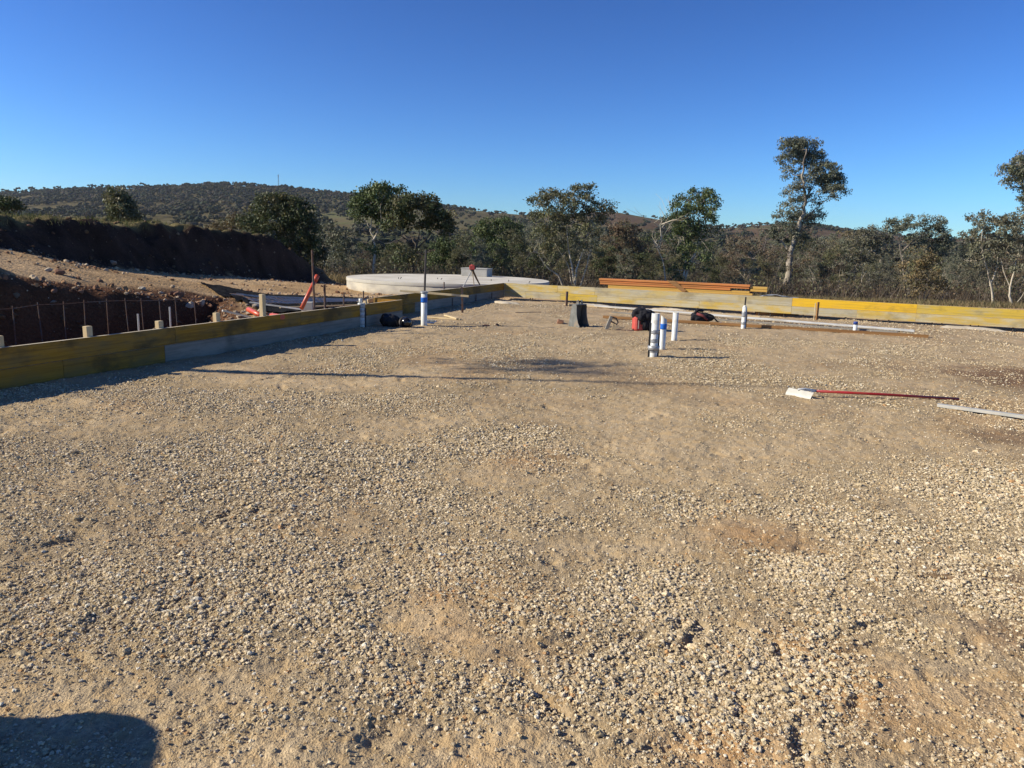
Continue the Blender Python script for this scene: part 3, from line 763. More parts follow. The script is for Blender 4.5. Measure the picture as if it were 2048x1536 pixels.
hero('gum_tree', 'leaning gum with heavy green crown and bare left limbs behind the timber stack', (1362, 562), 46,
     [([(1362,562),(1378,530),(1395,500),(1402,470),(1405,430),(1412,400)], .15), ([(1336,562),(1328,530),(1318,500),(1304,475),(1290,458)], .07), ([(1366,556),(1372,520),(1368,480),(1365,450)], .09), ([(1318,500),(1322,470),(1318,440)], .03)],
     [(1400,385,20,10),(1425,385,16,10),(1385,398,26,14),(1415,405,26,16),(1360,415,24,14),(1395,425,34,18),(1425,425,16,18),(1350,440,26,16),(1385,455,32,20),(1355,475,22,22),(1395,480,26,18,.7),(1360,505,20,20,.8),(1390,520,28,20,.6),(1360,540,26,14,.6),(1425,460,14,24,.5)],
     'green', m_barkw, 113, dens=1.05, bare=14)
hero('shrub', 'round tan leaved shrub in front of the scrub at right', (1845, 606), 40,
     [([(1845,606),(1848,580),(1850,550)], .07), ([(1845,604),(1865,575)], .05), ([(1843,604),(1825,575)], .05)], [(1850,512,24,16,.8),(1835,532,30,18,.8),(1868,530,24,20,.8),(1850,556,38,20,.7),(1825,575,22,16,.5),(1872,575,22,16,.5)], 'brown', m_twig, 114, cat='shrub')
hero('gum_tree', 'flat topped gum with dark crown rising above the scrub right of the tallest tree', (1812, 602), 54,
     [([(1812,602),(1810,560),(1808,520),(1804,480),(1815,460)], .13), ([(1806,500),(1830,475),(1850,465)], .09), ([(1806,495),(1785,470)], .06)],
     [(1800,445,26,10),(1835,440,26,12),(1865,445,22,12),(1785,458,18,10,.8),(1820,462,34,14),(1865,468,28,16),(1885,480,16,14),(1850,490,26,14,.7),(1880,505,24,18,.8)], 'grey', m_twig, 115)
hero('gum_tree', 'tall thin white trunked gum near the right edge with a small isolated top clump', (1985, 616), 44,
     [([(1985,616),(1984,585),(1978,560),(1970,535),(1960,505),(1955,470),(1958,440)], .11), ([(1980,570),(1992,540),(1996,505),(1994,470)], .06)],
     [(1960,430,16,12),(1945,445,16,9,.8),(1990,445,22,14,.9),(1975,465,30,16),(1945,475,20,16,.8),(1965,498,30,20,.8),(2000,490,22,22,.8),(1945,520,24,22,.6),(1985,530,26,22,.5)], 'rust2', m_barkw, 116)
hero('gum_tree', 'white forked gum at the right edge standing before the cropped big gum', (2024, 618), 43,
     [([(2024,618),(2020,590),(2022,565),(2030,530),(2040,495),(2044,460)], .12), ([(2022,575),(2010,540),(2008,505)], .05), ([(2026,612),(2040,590),(2046,560)], .05)],
     [(2030,440,26,16,.9),(2052,450,24,24,.9),(2020,465,26,18,.8),(2040,490,30,20,.7),(2015,500,24,20,.6),(2045,530,24,24,.5)], 'rust2', m_barkw, 117)
hero('gum_tree', 'thin pale stemmed gum between the tallest tree and the flat topped one', (1722, 604), 50,
     [([(1722,604),(1724,575),(1722,550),(1728,520),(1738,495)], .055), ([(1722,560),(1734,540),(1745,528)], .035), ([(1766,604),(1764,570),(1748,545),(1736,530)], .05)],
     [(1715,472,26,16,.8),(1745,470,24,18,.8),(1700,500,26,20,.7),(1740,500,30,20,.7),(1720,530,34,18,.45),(1768,490,20,24,.7)], 'rust2', m_barkw, 118)
hero('gum_tree', 'leafy green tree at the far left edge on the bank with spreading crown', (14, 436), 40,
     [([(14,440),(14,425),(8,410)], .09), ([(14,432),(26,418)], .05)], [(2,402,24,10),(18,404,20,10),(30,412,14,8,.8),(0,420,20,8,.7)], 'dark', m_barkd, 119, dens=1.3, lw=.045, ll=.12, cl=.26)

# --- the band of scrubby trees behind the works, from a few kinds, each placed by itself
def proto(seed, H, W, leafc, bark, white, dens=.8):
    rng = np.random.default_rng(seed)
    root = empty('scrub_tree', (0, 0, 0))
    tr = []; bl = []
    nst = 1+int(rng.random()*3)
    for i in range(nst):
        ax, ay = rng.normal(size=2)*.25; tx, ty = rng.normal(size=2)*W*.28
        hh = H*(.6+.25*rng.random())
        tr.append(([(ax, ay, 0), (ax*.6+tx*.2+rng.normal()*.15, ay+ty*.2, hh*.35), (tx*.6+rng.normal()*.2, ty*.6, hh*.7), (tx, ty, hh)], .05+.05*rng.random()*(2 if white else 1)))
    for i in range(int(9+W*2)):
        a = rng.random()*6.28; rr = W*.5*rng.random()**.6; hz_ = H*(.30+.66*rng.random()**.8)
        k = 1-abs(hz_/H-.6)*.9
        r = (.45+.5*rng.random())*(.35+.12*W)
        bl.append(((math.cos(a)*rr*k, math.sin(a)*rr*k, hz_), (r, r, r*.75), .45+.5*rng.random()))
    grow(root, tr, bl, rng, leafc, bark, dens=dens*1.35, bare=8, cl=.3, nper=18, limbbark=bark)
    return root
PROT = [proto(201, 6.0, 4.0, 'rust2', m_twig, 0, .8), proto(202, 7.0, 4.2, 'olive', m_barkd, 0, .9), proto(203, 5.0, 4.2, 'rust', m_twig, 0, .7),
        proto(204, 7.5, 3.6, 'grey', m_barkw, 1, .8), proto(205, 4.6, 4.0, 'dark', m_barkd, 0, .9), proto(206, 6.2, 3.6, 'brown', m_barkw, 1, .65)]
KIND = ['grey brown scrubby tree with twiggy limbs', 'olive green scrubby tree with dark stems', 'low rust brown scrubby tree', 'taller grey green tree with pale stems',
        'low dark green bushy tree', 'sparse tan leaved tree with white stems']
used = [0]*6
# photo x of the base, photo y of the top, distance, kind
BAND = []
_b = np.random.default_rng(77)
def topline(px):
    return np.interp(px, [600,700,760,860,930,1040,1200,1300,1350,1450,1500,1560,1640,1700,1760,1800,1900,2000,2100], [500,520,470,490,475,440,460,470,480,500,485,478,452,458,470,465,478,470,450])
for px in np.arange(655, 2150, 27):
    for row in range(3):
        D = [50, 62, 80][row]*(1+.14*(_b.random()-.5)); q = px+_b.normal()*13
        BAND.append((q, topline(q)+[38, 14, 4][row]+_b.normal()*12, D))
for q, ty, D in BAND:
    k = int(_b.integers(0, 6))
    if q < 1100 and k in (0, 2, 5) and _b.random() < .5: k = [1, 4, 3][int(_b.integers(0, 3))]
    if q > 1450 and k in (4,) and _b.random() < .6: k = 0
    if k in (2, 5) and _b.random() < .5: k = [1, 3][int(_b.integers(0, 2))]
    b = PD(q, 560, D); zg = tz(b.x, b.y) if D < 69 else hz(b.x, b.y)
    if D < 69 and wR(b.x, b.y) < 12 and q > 1000: continue
    if any(abs(q-h_) < w_ and D < d_ for h_, w_, d_ in ((1575, 34, 64), (745, 24, 48), (1140, 42, 60), (1985, 18, 60), (2024, 18, 60), (1335, 18, 50), (655, 16, 55), (1722, 14, 55))): continue
    Ht = PD(q, ty, D).z-zg
    if Ht < 1.8: continue
    base_h = [6.0, 7.0, 5.0, 7.5, 4.6, 6.2][k]
    s = min(max(Ht/base_h, .4), 1.45)
    o = PROT[k] if not used[k] else copy_tree(PROT[k])
    used[k] += 1
    o.location = (b.x, b.y, zg-.08); o.rotation_euler = (0, 0, _b.random()*6.28); o.scale = (s*(.9+.25*_b.random()), s*(.9+.25*_b.random()), s)
    where = ('behind the right end of the earth bank' if q < 760 else 'behind the round concrete slab' if q < 1100 else 'behind the far formwork corner' if q < 1200 else
             'behind the orange timber stack' if q < 1540 else 'near the tallest gum' if q < 1700 else 'beyond the yellow boards of the far formwork' if q < 1930 else 'towards the right edge')
    tag(o, KIND[k]+' '+where, 'tree', 'scrubby trees: '+KIND[k]+' '+where)

# --- undergrowth: stuff (twigs and dry leaves nobody could count)
def undergrowth():
    rng = np.random.default_rng(301)
    n = 5200
    D = 44+50*rng.random(n); px = 640+1520*rng.random(n)
    xs = (px-1024)/FPX*D; keep = (wR(xs, D) > 13)
    xs = xs[keep]; D = D[keep]; n = len(xs)
    zg = np.where(D < 69, terrain(xs, D), hills(xs, D))
    base = np.stack([xs, D, zg], 1)
    # twigs as thin crossed blades with real thickness (3-sided)
    m = 11
    b = np.repeat(base, m, 0)+rng.normal(size=(n*m, 3))*np.array([.4, .4, .02])
    d = rng.normal(size=(n*m, 3))*.35; d[:, 2] = .7+.3*rng.random(n*m); L_ = (.6+1.5*rng.random(n*m)**1.5)[:, None]
    tip = b+d*L_; side = rng.normal(size=(n*m, 3)); side[:, 2] = 0; side /= np.linalg.norm(side, axis=1)[:, None]; w_ = .016
    s2 = np.cross(d, side); s2 /= np.linalg.norm(s2, axis=1)[:, None]
    V = np.stack([b+side*w_, b-side*w_*.5+s2*w_, b-side*w_*.5-s2*w_, tip], 1).reshape(-1, 3)
    i = np.arange(n*m)*4
    F = np.concatenate([np.stack([i, i+1, i+3], 1), np.stack([i+1, i+2, i+3], 1), np.stack([i+2, i, i+3], 1)])
    c = np.array([[.17,.135,.105],[.12,.10,.08],[.22,.185,.15],[.13,.09,.06]])[rng.integers(0, 4, n*m)]
    o = np_mesh('dry_undergrowth', V, F, m_grass, col=np.repeat(c, 4, 0)); tag(o, 'grey dry twiggy undergrowth between the trees', kind='stuff')
    pts = base+np.stack([rng.normal(size=n)*.3, rng.normal(size=n)*.3, .3+.9*rng.random(n)], 1)
    V, F, c = cluster_leaves(pts, .6, 14, rng, .05, .14, np.concatenate([LC['rust'], LC['brown'], LC['olive']])*.9)
    o = np_mesh('leafy_undergrowth', V, F, m_leaf, col=c); tag(o, 'brown and olive leafy undergrowth between the trees', kind='stuff')
undergrowth()

def grass(name, label, x, y, z, h0, h1, cols, seed, wd=.012):
    rng = np.random.default_rng(seed); n = len(x); b = np.stack([x, y, z-.02], 1)
    d = rng.normal(size=(n, 3))*.35; d[:, 2] = 1
    L_ = (h0+(h1-h0)*rng.random(n)**1.5)[:, None]
    side = rng.normal(size=(n, 3)); side[:, 2] = 0; side /= np.linalg.norm(side, axis=1)[:, None]
    mid = b+d*L_*.55; tip = b+d*L_+rng.normal(size=(n, 3))*np.array([1, 1, .2])*L_*.2
    V = np.stack([b+side*wd, b-side*wd, mid-side*wd*.7, mid+side*wd*.7, tip], 1).reshape(-1, 3)
    i = np.arange(n)*5
    F = np.concatenate([np.stack([i, i+1, i+2], 1), np.stack([i, i+2, i+3], 1), np.stack([i+3, i+2, i+4], 1)])
    c = np.array(cols)[rng.integers(0, len(cols), n)]*(.75+.5*rng.random((n, 1)))
    o = np_mesh(name, V, F, m_grass, col=np.repeat(c, 5, 0)); tag(o, label, kind='stuff')
rng = np.random.default_rng(55)
n = 60000; x = -14-16*rng.random(n); y = 14+28*rng.random(n); z = terrain(x, y); k = (z > 1.95) & (fbm(x*.9, y*.9, 3, 7) > -.22)
grass('bank_grass', 'short green and straw grass along the top of the earth bank', x[k], y[k], z[k], .04, .22, [[.16,.15,.06],[.11,.125,.045],[.22,.18,.09],[.09,.10,.04]], 56)
n = 26000; y = 37+20*rng.random(n); x = -13+12*rng.random(n)*(y/40)-2; z = terrain(x, y); k = (z < 1.0) & (fbm(x*.5, y*.5, 3, 8) > -.2)
grass('straw_grass', 'tall straw coloured grass between the bank and the round slab', x[k], y[k], z[k], .15, .7, [[.34,.25,.13],[.27,.20,.10],[.20,.17,.08]], 57, .016)
n = 50000; y = 30+36*rng.random(n); x = (-2+ (46)*rng.random(n))*(y/66)*1.1; z = terrain(x, y); k = (wR(x, y) > 7)
grass('paddock_grass', 'dry grass on the slope beyond the far formwork wall', x[k], y[k], z[k], .08, .35, [[.24,.18,.10],[.17,.14,.075],[.13,.12,.06]], 58, .016)

# --- trees on the hills: a mass, plus the ones one can pick out on the skyline
def crown_lumps(centres, rad, rng, cols, per=5):
    n = len(centres); c = np.repeat(centres, per, 0); r = np.repeat(rad, per)
    off = rng.normal(size=(n*per, 3)); off /= np.linalg.norm(off, axis=1)[:, None]
    pos = c+off*(r*.8)[:, None]*np.array([1, 1, .42])
    V, F = lumps(I1, n*per, pos, r*(.28+.3*rng.random(n*per)), rng, rough=.5, flat=.7, tilt=.6)
    return V, F, np.repeat(np.repeat(cols, per, 0)*(.8+.4*rng.random((n*per, 1))), len(I1[0]), 0)
def hillwood():
    rng = np.random.default_rng(401)
    n = 60000
    y = 150+1500*rng.random(n)**.75; x = (rng.random(n)*2-1)*.85*y
    z = hills(x, y); a = x/y
    m = HILLWOOD(x, y); thr = np.interp(a, [-.7, -.45, -.3, -.1, .1, .2, .6], [-.08, -.04, .0, .04, .07, .14, .03])
    thr = thr - .10*sst((y-900)/500)*(a < -.1)
    left = (a < -.2)
    thr = thr-.12*sst((y-1150)/250)*(a < -.12)*(np.abs(a+.38) > .045)
    p = (sst((m-thr)/.08)*.5+.03)*np.where((a < -.1) & (y < 1050), .5, 1)
    clear = ((a > .1) & (a < .19) & (y > 950)); p = np.where(clear, .01, p)
    k = rng.random(n) < p
    x = x[k]; y = y[k]; z = z[k]; n = len(x)
    r = (1.6+3.4*rng.random(n)**1.6)
    cols = .78*np.array([[.055,.06,.035],[.07,.065,.04],[.045,.055,.03],[.075,.075,.05],[.085,.07,.05]])[rng.integers(0, 5, n)]
    V, F, c = crown_lumps(np.stack([x, y, z+r*1.05+.6], 1), r*1.1, rng, cols, 7)
    print('hill trees', n)
    o = np_mesh('hillside_woodland', V, F, m_hillleaf, col=c); tag(o, 'dark open woodland covering the hills', kind='stuff')
hillwood()
def sky_proto(seed):
    rng = np.random.default_rng(seed); r = empty('hilltop_tree', (0, 0, 0))
    H = 7+3*rng.random(); lean = rng.normal()*.6
    MB().tube([(0, 0, -1), (lean*.3, 0, H*.4), (lean, 0, H*.75)], [.3, .22, .1], 5).build('trunk', m_twig, r)
    c = np.array([[lean+rng.normal()*2, rng.normal()*1.4, H*(.55+.4*rng.random())] for _ in range(5)])
    V, F, cc = crown_lumps(c, np.array([1.5+rng.random() for _ in range(5)]), rng, np.array([[.055,.06,.035]]*5), 6)
    np_mesh('crown', V, F, m_hillleaf, r, col=cc); return r
SP = [sky_proto(s) for s in (1, 2, 3, 4)]; su = [0]*4
rng = np.random.default_rng(402)
spots = list(range(4, 345, 7))+[352,372,388,397,404,430,437,452,500,520,545,580,600,612,640,660,678,690,698,735,786,880,905,915,948,960,1000,1020,1034,1270,1278,1285,1292,1300,1308,1450,1462,1478,1492,1500,1512,1530,1545,1650,1660,1672,1690,1700,1712]
for px in spots:
    a = (px+rng.normal()*2-1024)/FPX; yv = RD-25+rng.random()*50; xv = a*yv
    k = int(rng.integers(0, 4)); o = SP[k] if not su[k] else copy_tree(SP[k]); su[k] += 1
    s = (.45 if 345 < px < 480 or px > 860 else .85)+.45*rng.random()
    if 500 < px < 700: s = .55+.25*rng.random()
    o.location = (xv, yv, hz(xv, yv)-.5); o.rotation_euler = (0, 0, rng.random()*6.3); o.scale = (s, s, s)
    where = 'left of the bare hilltop' if px < 345 else 'around the bare hilltop and mast' if px < 620 else 'between the mast and the tall white trunked gum' if px < 800 else 'right of the black trunked tree' if px < 1200 else 'above the bare brown slope' if px < 1400 else 'near the tallest gum'
    lb = 'small distant tree on the hill skyline '+where
    tag(o, lb, 'tree', 'skyline trees '+where)
# ------------------------------------------------------------------ formwork
ZT, ZM, ZB = .48, .24, -.02
def on_wall(px, a_px, a_py, b_px, b_py, Z=ZT):
    """pixel x on the straight top line -> ground point"""
    t = (px-a_px)/(b_px-a_px); py = a_py+(b_py-a_py)*t
    q = P(px, py, Z); q.z = 0; return q
L1 = (0, 696, 805, 599.5); L2 = (750, 595.0, 1009, 565.8); L3 = (1009, 565.8, 2048, 620)
m_edge = mat('board_top_edge', (.50, .42, .30), (.60, .52, .39), 4, .85, (1, 6, 6))  # pale raw edge, also painting in the sunlit line along board tops
def topface(root):
    me = CH[root.name][-1].data; me.materials.append(m_edge); me.polygons[1].material_index = 1
def wall(name, label, start, d, boards_top, boards_bot, group=None, flip=1, th=.045, stakes=(), ZB=-.02):
    root = empty(name, (start.x, start.y, 0), math.atan2(d.y, d.x))
    tag(root, label, 'formwork', group)
    for zz0, zz1, bl in ((ZM+.003, ZT, boards_top), (ZB, ZM-.003, boards_bot)):
        for x0, x1, m in bl:
            MB().box((x0+.003, 0, zz0), (x1-.003, flip*th, zz1) if flip > 0 else (x1-.0015, -th, zz1), .0).build('form_board', m, root); topface(root)
    for s in stakes:      # x, height above the boards, width, material, y offset
        x, hh, wd, m = s[:4]; zb = s[4] if len(s) > 4 else -.5
        b = MB().box((x-wd/2, flip*(th+.002), zb), (x+wd/2, flip*(th+.002+wd*.85), ZT+hh), .004)
        b.build('stake', m, root)
    return root
def wv(start, d, *a):
    def f(px): 
        q = on_wall(px, *a); return (q-start).dot(d)
    return f
v1 = wv(A0, dW, *L1); LEN1 = (A1-A0).length
near = wall('formwork_wall', 'near section of mustard and grey formwork boards along the left side of the gravel pad', A0, dW,
     [(-4.5, -.9, m_ygrn), (-.9, v1(350), m_yel), (v1(350), v1(601), m_yel), (v1(601), LEN1, m_yel)],
     [(-4.5, v1(122), m_ygrn), (v1(122), v1(327), m_ygrn), (v1(327), v1(640), m_grey), (v1(640), LEN1, m_grey)],
     stakes=[(v1(8), .125, .085, m_pinez), (v1(186), .13, .085, m_pinez), (v1(328), .10, .085, m_pinez), (v1(442), .13, .085, m_pinez), (v1(534), .36, .085, m_pinez), (v1(737), .06, .07, m_pinez), (-2.4, .12, .085, m_pinez)])
# return that closes the step in the wall, and the kickers (braces) behind
rb = MB().beam((LEN1-.024, .05, ZM+.12), (LEN1-.024, .62, ZM+.12), .045, .237); rb.build('return_board', m_yel, near)
for px, L_ in ((430, .45), (520, .5), (690, .6), (745, .45), (318, .5)):
    x = v1(px); MB().beam((x+.06, .10, ZT-.03), (x-.22, L_+.1, .03), .045, .09, bev=.003).build('brace', m_pine, near)
v2 = wv(B0, dB, *L2); LEN2 = (CR-B0).length
farl = wall('formwork_wall', 'far section of left formwork, set back behind the taped pipes and ending at the corner', B0, dB,
     [(0, v2(915), m_yel), (v2(915), LEN2-.002, m_yel)], [(0, v2(830), m_ygrn), (v2(830), LEN2-.002, m_grey)],
     stakes=[(v2(985), .0, .05, m_pinez)])
for x in (1.0, 2.6, 4.4, 6.2, 7.6):
    MB().tube([(x, -.02, -.3), (x+.03, -.025, .2+.02)], .012, 6).build('steel_peg', m_steel, farl)
MB().beam((v2(792), .1, ZT-.02), (v2(772), .5, ZT-.14), .045, .09, bev=.003).build('brace', m_pine, farl)
v3 = wv(CR, dR, *L3); X3 = v3(2048)
farw_ = wall('formwork_wall', 'long far formwork wall of faded and bright yellow boards behind the pad', CR, dR,
     [(.0, v3(1115), m_yfad), (v3(1115), v3(1190), m_yfad), (v3(1190), v3(1585), m_yg), (v3(1585), v3(1835), m_bright),
      (v3(1835), X3+4.0, m_ochre), (X3+4.0, X3+8, m_yfad)],
     [(.0, v3(1052), m_yfad), (v3(1052), v3(1121), m_yg), (v3(1121), v3(1195), m_ochre), (v3(1195), v3(1400), m_yfad), (v3(1400), v3(1585), m_yfad), (v3(1585), v3(1716), m_yg), (v3(1716), v3(1835), m_yfad), (v3(1835), X3+8, m_yfad)], ZB=.02)
rng = np.random.default_rng(9)
for px in (1062,1068,1130,1165,1210,1235,1280,1330,1378,1395,1428,1520,1545,1570,1610,1695,1705,1762,1780,1870,1885,1950,1968,2030,2042):
    x = v3(px)+rng.normal()*.05; tl = rng.normal()*.05
    MB().tube([(x, .06, -.45), (x+tl, .055, .10)], .016, 6).build('steel_peg', m_dsteel, farw_)
# loose stakes standing in front of the far wall
def stake(name, label, px, pyb, pyt, r, m, square=True, lean=(0, 0), cat='stake', group=None, zb=None, Y=None):
    b = P(px, pyb, 0 if zb is None else zb) if Y is None else PD(px, pyb, Y)
    g_ = gz(b.x, b.y) if pad_inside(np.array([b.x]), np.array([b.y]))[0] > .03 else tz(b.x, b.y)
    top = PD(px, pyt, b.y); H = top.z-g_
    o = empty(name, (b.x, b.y, g_))
    mb = MB()
    if square: mb.box((-r, -r, -.2), (r, r, H), .003)
    else: mb.tube([(0, 0, -.25), (lean[0]*.5, lean[1]*.5, H*.5), (lean[0], lean[1], H)], r, 8)
    me = mb.build(name, m, None)
    me.location = o.location; me.rotation_euler = (lean[1]*.1, -0.0, rng.random()) if square else (0, 0, 0)
    bpy.data.objects.remove(o)
    tag(me, label, cat, group); return me
stake('stake', 'dark timber stake against the far wall, left of the bucket', 1133, 612, 583, .03, m_steel)
stake('stake', 'brown timber stake in front of the bright yellow board of the far wall', 1633, 640, 604, .026, m_brown)
stake('stake', 'thin pale peg beside the brown stake at the bright yellow board', 1627.5, 641, 606, .010, m_pinez)
tag(stake('steel_post', 'tallest rusty steel post standing behind the left formwork beside the orange pipe', 630, 622, 500, .020, m_steel, False, (-.03, 0), 'post', Y=14.0), None)
stake('steel_post', 'short rusty steel post right of the leaning orange pipe', 650, 617, 569, .022, m_steel, False, (0, 0), 'post', Y=14.4)
stake('steel_post', 'smallest rusty post beside the rock near the end of the near wall', 686, 608, 587, .016, m_steel, False, (.02, 0), 'post', Y=15.6)
stake('steel_post', 'thin rusty bar standing behind the pipe wrapped in silver tape', 727, 605, 582, .018, m_steel, False, (0, 0), 'post', Y=17.6)
stake('steel_post', 'tall dark steel channel post rising behind the pipe with the blue tape', 847.5, 600, 500, .022, m_dsteel, False, (.04, 0), 'post', Y=P(848, 653, 0).y+.11)
stake('steel_post', 'small steel post in front of the round slab behind the far left wall', 888, 585, 564, .018, m_steel, False, (0, 0), 'post', Y=21.6)
stake('steel_post', 'short grey bar beside the first rebar stub at the near wall', 278, 664, 628, .014, m_galv, False, (0, 0), 'post', Y=11.2)
stake('steel_post', 'short grey bar left of the second timber peg at the near wall', 341.5, 655, 614, .014, m_galv, False, (0, 0), 'post', Y=12.2)
stake('star_picket', 'thin dark picket standing in the shaded face of the earth bank', 342, 520, 470, .025, m_dsteel, False, (.0, 0), 'picket', Y=29.5)

# starter bars: a row tied to one rail beyond the trench
bars = [(25,612),(75,604.5),(127,603),(168,600),(213,597.5),(250,596.5),(282,597),(318,596),(350,595),(388,593)]
b0 = PD(25, 612, 13.9); b1 = PD(388, 593, 16.4)
rr = empty('rebar_row', (b0.x, b0.y, tz(b0.x, b0.y)))
tag(rr, 'row of upright reinforcing bars tied to one thin rail along the trench at left', 'rebar')
zt = [PD(px, py, b0.y+(b1.y-b0.y)*(px-25)/363.) for px, py in bars]
ra = [p-rr.location for p in zt]
dd = (ra[-1]-ra[0]).normalized()
MB().tube([ra[0]-dd*2.6+Vector((0, 0, -.04))]+[p+Vector((0, 0, -.05)) for p in ra]+[ra[-1]+dd*.5+Vector((0,0,-.06))], .008, 6).build('rail', m_steel, rr)
for i, p in enumerate([ra[0]-dd*1.2+Vector((0,0,.0)), ra[0]-dd*2.4]+ra):
    ln = (rng.random()-.3)*.16
    MB().tube([p+Vector((ln, .0, -1.6)), p+Vector((ln*.3, .0, -.6)), p], .0115, 6).build('bar', m_steel, rr)

# ------------------------------------------------------------------ PVC pipes
def pipe(label, px, pyb, pyt, r, slant=0.0, bands=(), extra=None, cap=None, m=None, lean=0.0):
    b = P(px, pyb, 0); b.z = gz(b.x, b.y); H = PD(px, pyt, b.y).z-b.z
    root = empty('pipe_stub', (b.x, b.y, b.z), 0, rot=(0, lean, 0)); tag(root, label, 'pipe')
    n = 24; mb = MB(); V = []; F = []
    for rr_, lo in ((r, 1), (r*.9, 0)):
        for zz in (-.12, None):
            for k in range(n):
                a = 2*math.pi*k/n; zt_ = (H-slant*(math.cos(a)+1)*.5) if zz is None else zz
                V.append((rr_*math.cos(a), rr_*math.sin(a), zt_))
    for k in range(n):
        k2 = (k+1) % n
        F += [(k, k2, n+k2, n+k), (2*n+k2, 2*n+k, 3*n+k, 3*n+k2), (n+k, n+k2, 3*n+k2, 3*n+k)]
    mb.add(V, F).build('pipe', m or m_pvc, root, True)
    for z0, z1, mt, nm in bands:
        rr_ = r*1.0+.0035; prof = []
        nn = 5
        for i in range(nn+1):
            prof.append((rr_+.0025*rng.random(), H*(z0+(z1-z0)*i/nn)))
        MB().lathe([(r*1.001, prof[0][1]-.001)]+prof+[(r*1.001, prof[-1][1]+.001)], 24, None, False).build(nm, mt, root, True)
    return root, b, H
S = 'silver'
T1, _, H1 = pipe('pipe stub thickly wrapped in silver tape in the shade beside the black bag', 723, 656, 606, .072,
     bands=[(.80,.985,m_tape,'tape'),(.62,.72,m_tape,'tape'),(.40,.52,m_tape,'tape'),(.1,.3,m_galv,'tape')])
MB().lathe([(.035, H1-.02), (.035, H1+.09), (.03, H1+.092), (.03, H1-.02)], 16, Matrix.Translation((-.015, 0, 0))).build('inner_pipe', m_pvc, T1, True)
MB().tube([(.085, -.01, 0), (.088, -.01, H1*.8)], .013, 8).build('conduit', m_blk, T1)
T2, _, H2 = pipe('tall white pipe stub with a blue tape patch, standing before the set back formwork', 848, 653, 583, .066,
     bands=[(.68,.83,m_blue,'tape')])
MB().lathe([(.084, H2-.03), (.088, H2-.012), (.05, H2+.012), (.046, H2-.03)], 20).build('rim', m_tape, T2, True)
T3, _, H3 = pipe('nearest white pipe stub with silver tape bands and a black conduit at its side', 1306, 716, 626.5, .064,
     bands=[(.53,.625,m_tape,'tape'),(.33,.42,m_tape,'tape'),(.155,.265,m_tape,'tape'),(.1,.15,m_tape,'tape')])
MB().tube([(-.078, -.01, -.05), (-.078, -.01, H3*.34), (-.076, -.01, H3*.78)], .0145, 8).build('conduit', m_blk, T3)
MB().tube([(.078, .012, -.05), (.078, .012, H3*.57)], .0145, 8).build('conduit', m_blk, T3)
MB().lathe([(.095, H3*.155), (.097, H3*.26)], 24).build('strap', m_tape, T3, True)
T4, _, H4 = pipe('white pipe stub with a slanted cut top and blue tape, between two taller pipes', 1324, 700, 631, .052, slant=.075, bands=[(.60,.76,m_blue,'tape')])
T5, _, H5 = pipe('plain white pipe stub at the right of the group of three pipes', 1348, 681, 624.5, .055)
T6, _, H6 = pipe('silver taped white pipe stub with a steel bar in its top, among the boards', 1486, 657, 614, .05,
     bands=[(.55,.8,m_tape,'tape'),(.2,.32,m_tape,'tape')])
MB().lathe([(.05, H6-.01), (.03, H6+.03), (.014, H6+.045)], 18).build('cone_wrap', m_pvc, T6, True)
MB().tube([(.0, 0, H6-.05), (.005, 0, H6+.23)], .020, 4).build('steel_bar', m_dsteel, T6)
MB().tube([(.055, .0, -.05), (.06, 0, H6*.6), (.04, 0, H6*.95)], .016, 8).build('conduit', m_blk, T6)
T7, _, H7 = pipe('short white pipe stub with a dark blue cap at the end of the long boards', 1709.5, 663, 646.5, .045)
MB().lathe([(.049, H7-.03), (.05, H7+.035), (.045, H7+.04)], 20).build('cap', m_bluecap, T7, True)

# batten and profile stake beside the tall pipe
def plank(name, label, a, b, wd, th, m, cat='board', group=None, parent=None, bev=.002):
    a = Vector(a); b = Vector(b); o = empty(name, a)
    d = b-a; mb = MB(); mb.beam((0, 0, 0), d, wd, th, bev=bev)
    me = mb.build(name, m, None); me.location = a; bpy.data.objects.remove(o)
    # grain runs along the board: rotate the mesh into local X
    q = d.to_track_quat('X', 'Z'); me.data.transform(q.inverted().to_matrix().to_4x4()); me.rotation_mode = 'QUATERNION'; me.rotation_quaternion = q
    tag(me, label, cat, group); return me
p2b = P(848, 653, 0)
plank('batten', 'pale batten laid level across the top of the blue taped pipe', PD(800, 581.5, p2b.y+.35), PD(937.5, 592.5, p2b.y+.18), .04, .042, m_pine, 'batten')
ps = P(925.5, 626, 0)
MB().beam((0, 0, -.2), PD(924, 574, ps.y)-Vector((ps.x, ps.y, gz(ps.x, ps.y))), .03, .05, up=(1, 0, 0), bev=.002).build('profile_stake', m_steel)
o = bpy.data.objects['profile_stake']; o.location = (ps.x, ps.y, gz(ps.x, ps.y)); tag(o, 'brown profile stake driven beside the end of the level batten', 'stake')
for i, (a, b_, lab) in enumerate([((855, 636), (921, 641), 'long pale offcut lying on the gravel right of the blue taped pipe'), ((890, 634), (915, 641), 'short offcut resting on the long pale offcut right of the blue taped pipe')]):
    A_ = P(*a); B_ = P(*b_); A_.z = gz(A_.x, A_.y)+.02+.02*i; B_.z = gz(B_.x, B_.y)+.02+.02*i
    plank('timber_offcut', lab, A_, B_, .07, .03, m_pine, 'offcut')
def ground_line(name, label, a, b, wd, th, m, lift=0.0, cat='board', group=None):
    A_ = P(*a); B_ = P(*b)
    A_.z = max(gz(A_.x, A_.y), 0.0)+th/2+lift; B_.z = max(gz(B_.x, B_.y), 0.0)+th/2+lift
    return plank(name, label, A_, B_, wd, th, m, cat, group)
gl = ground_line
ZB0 = 0
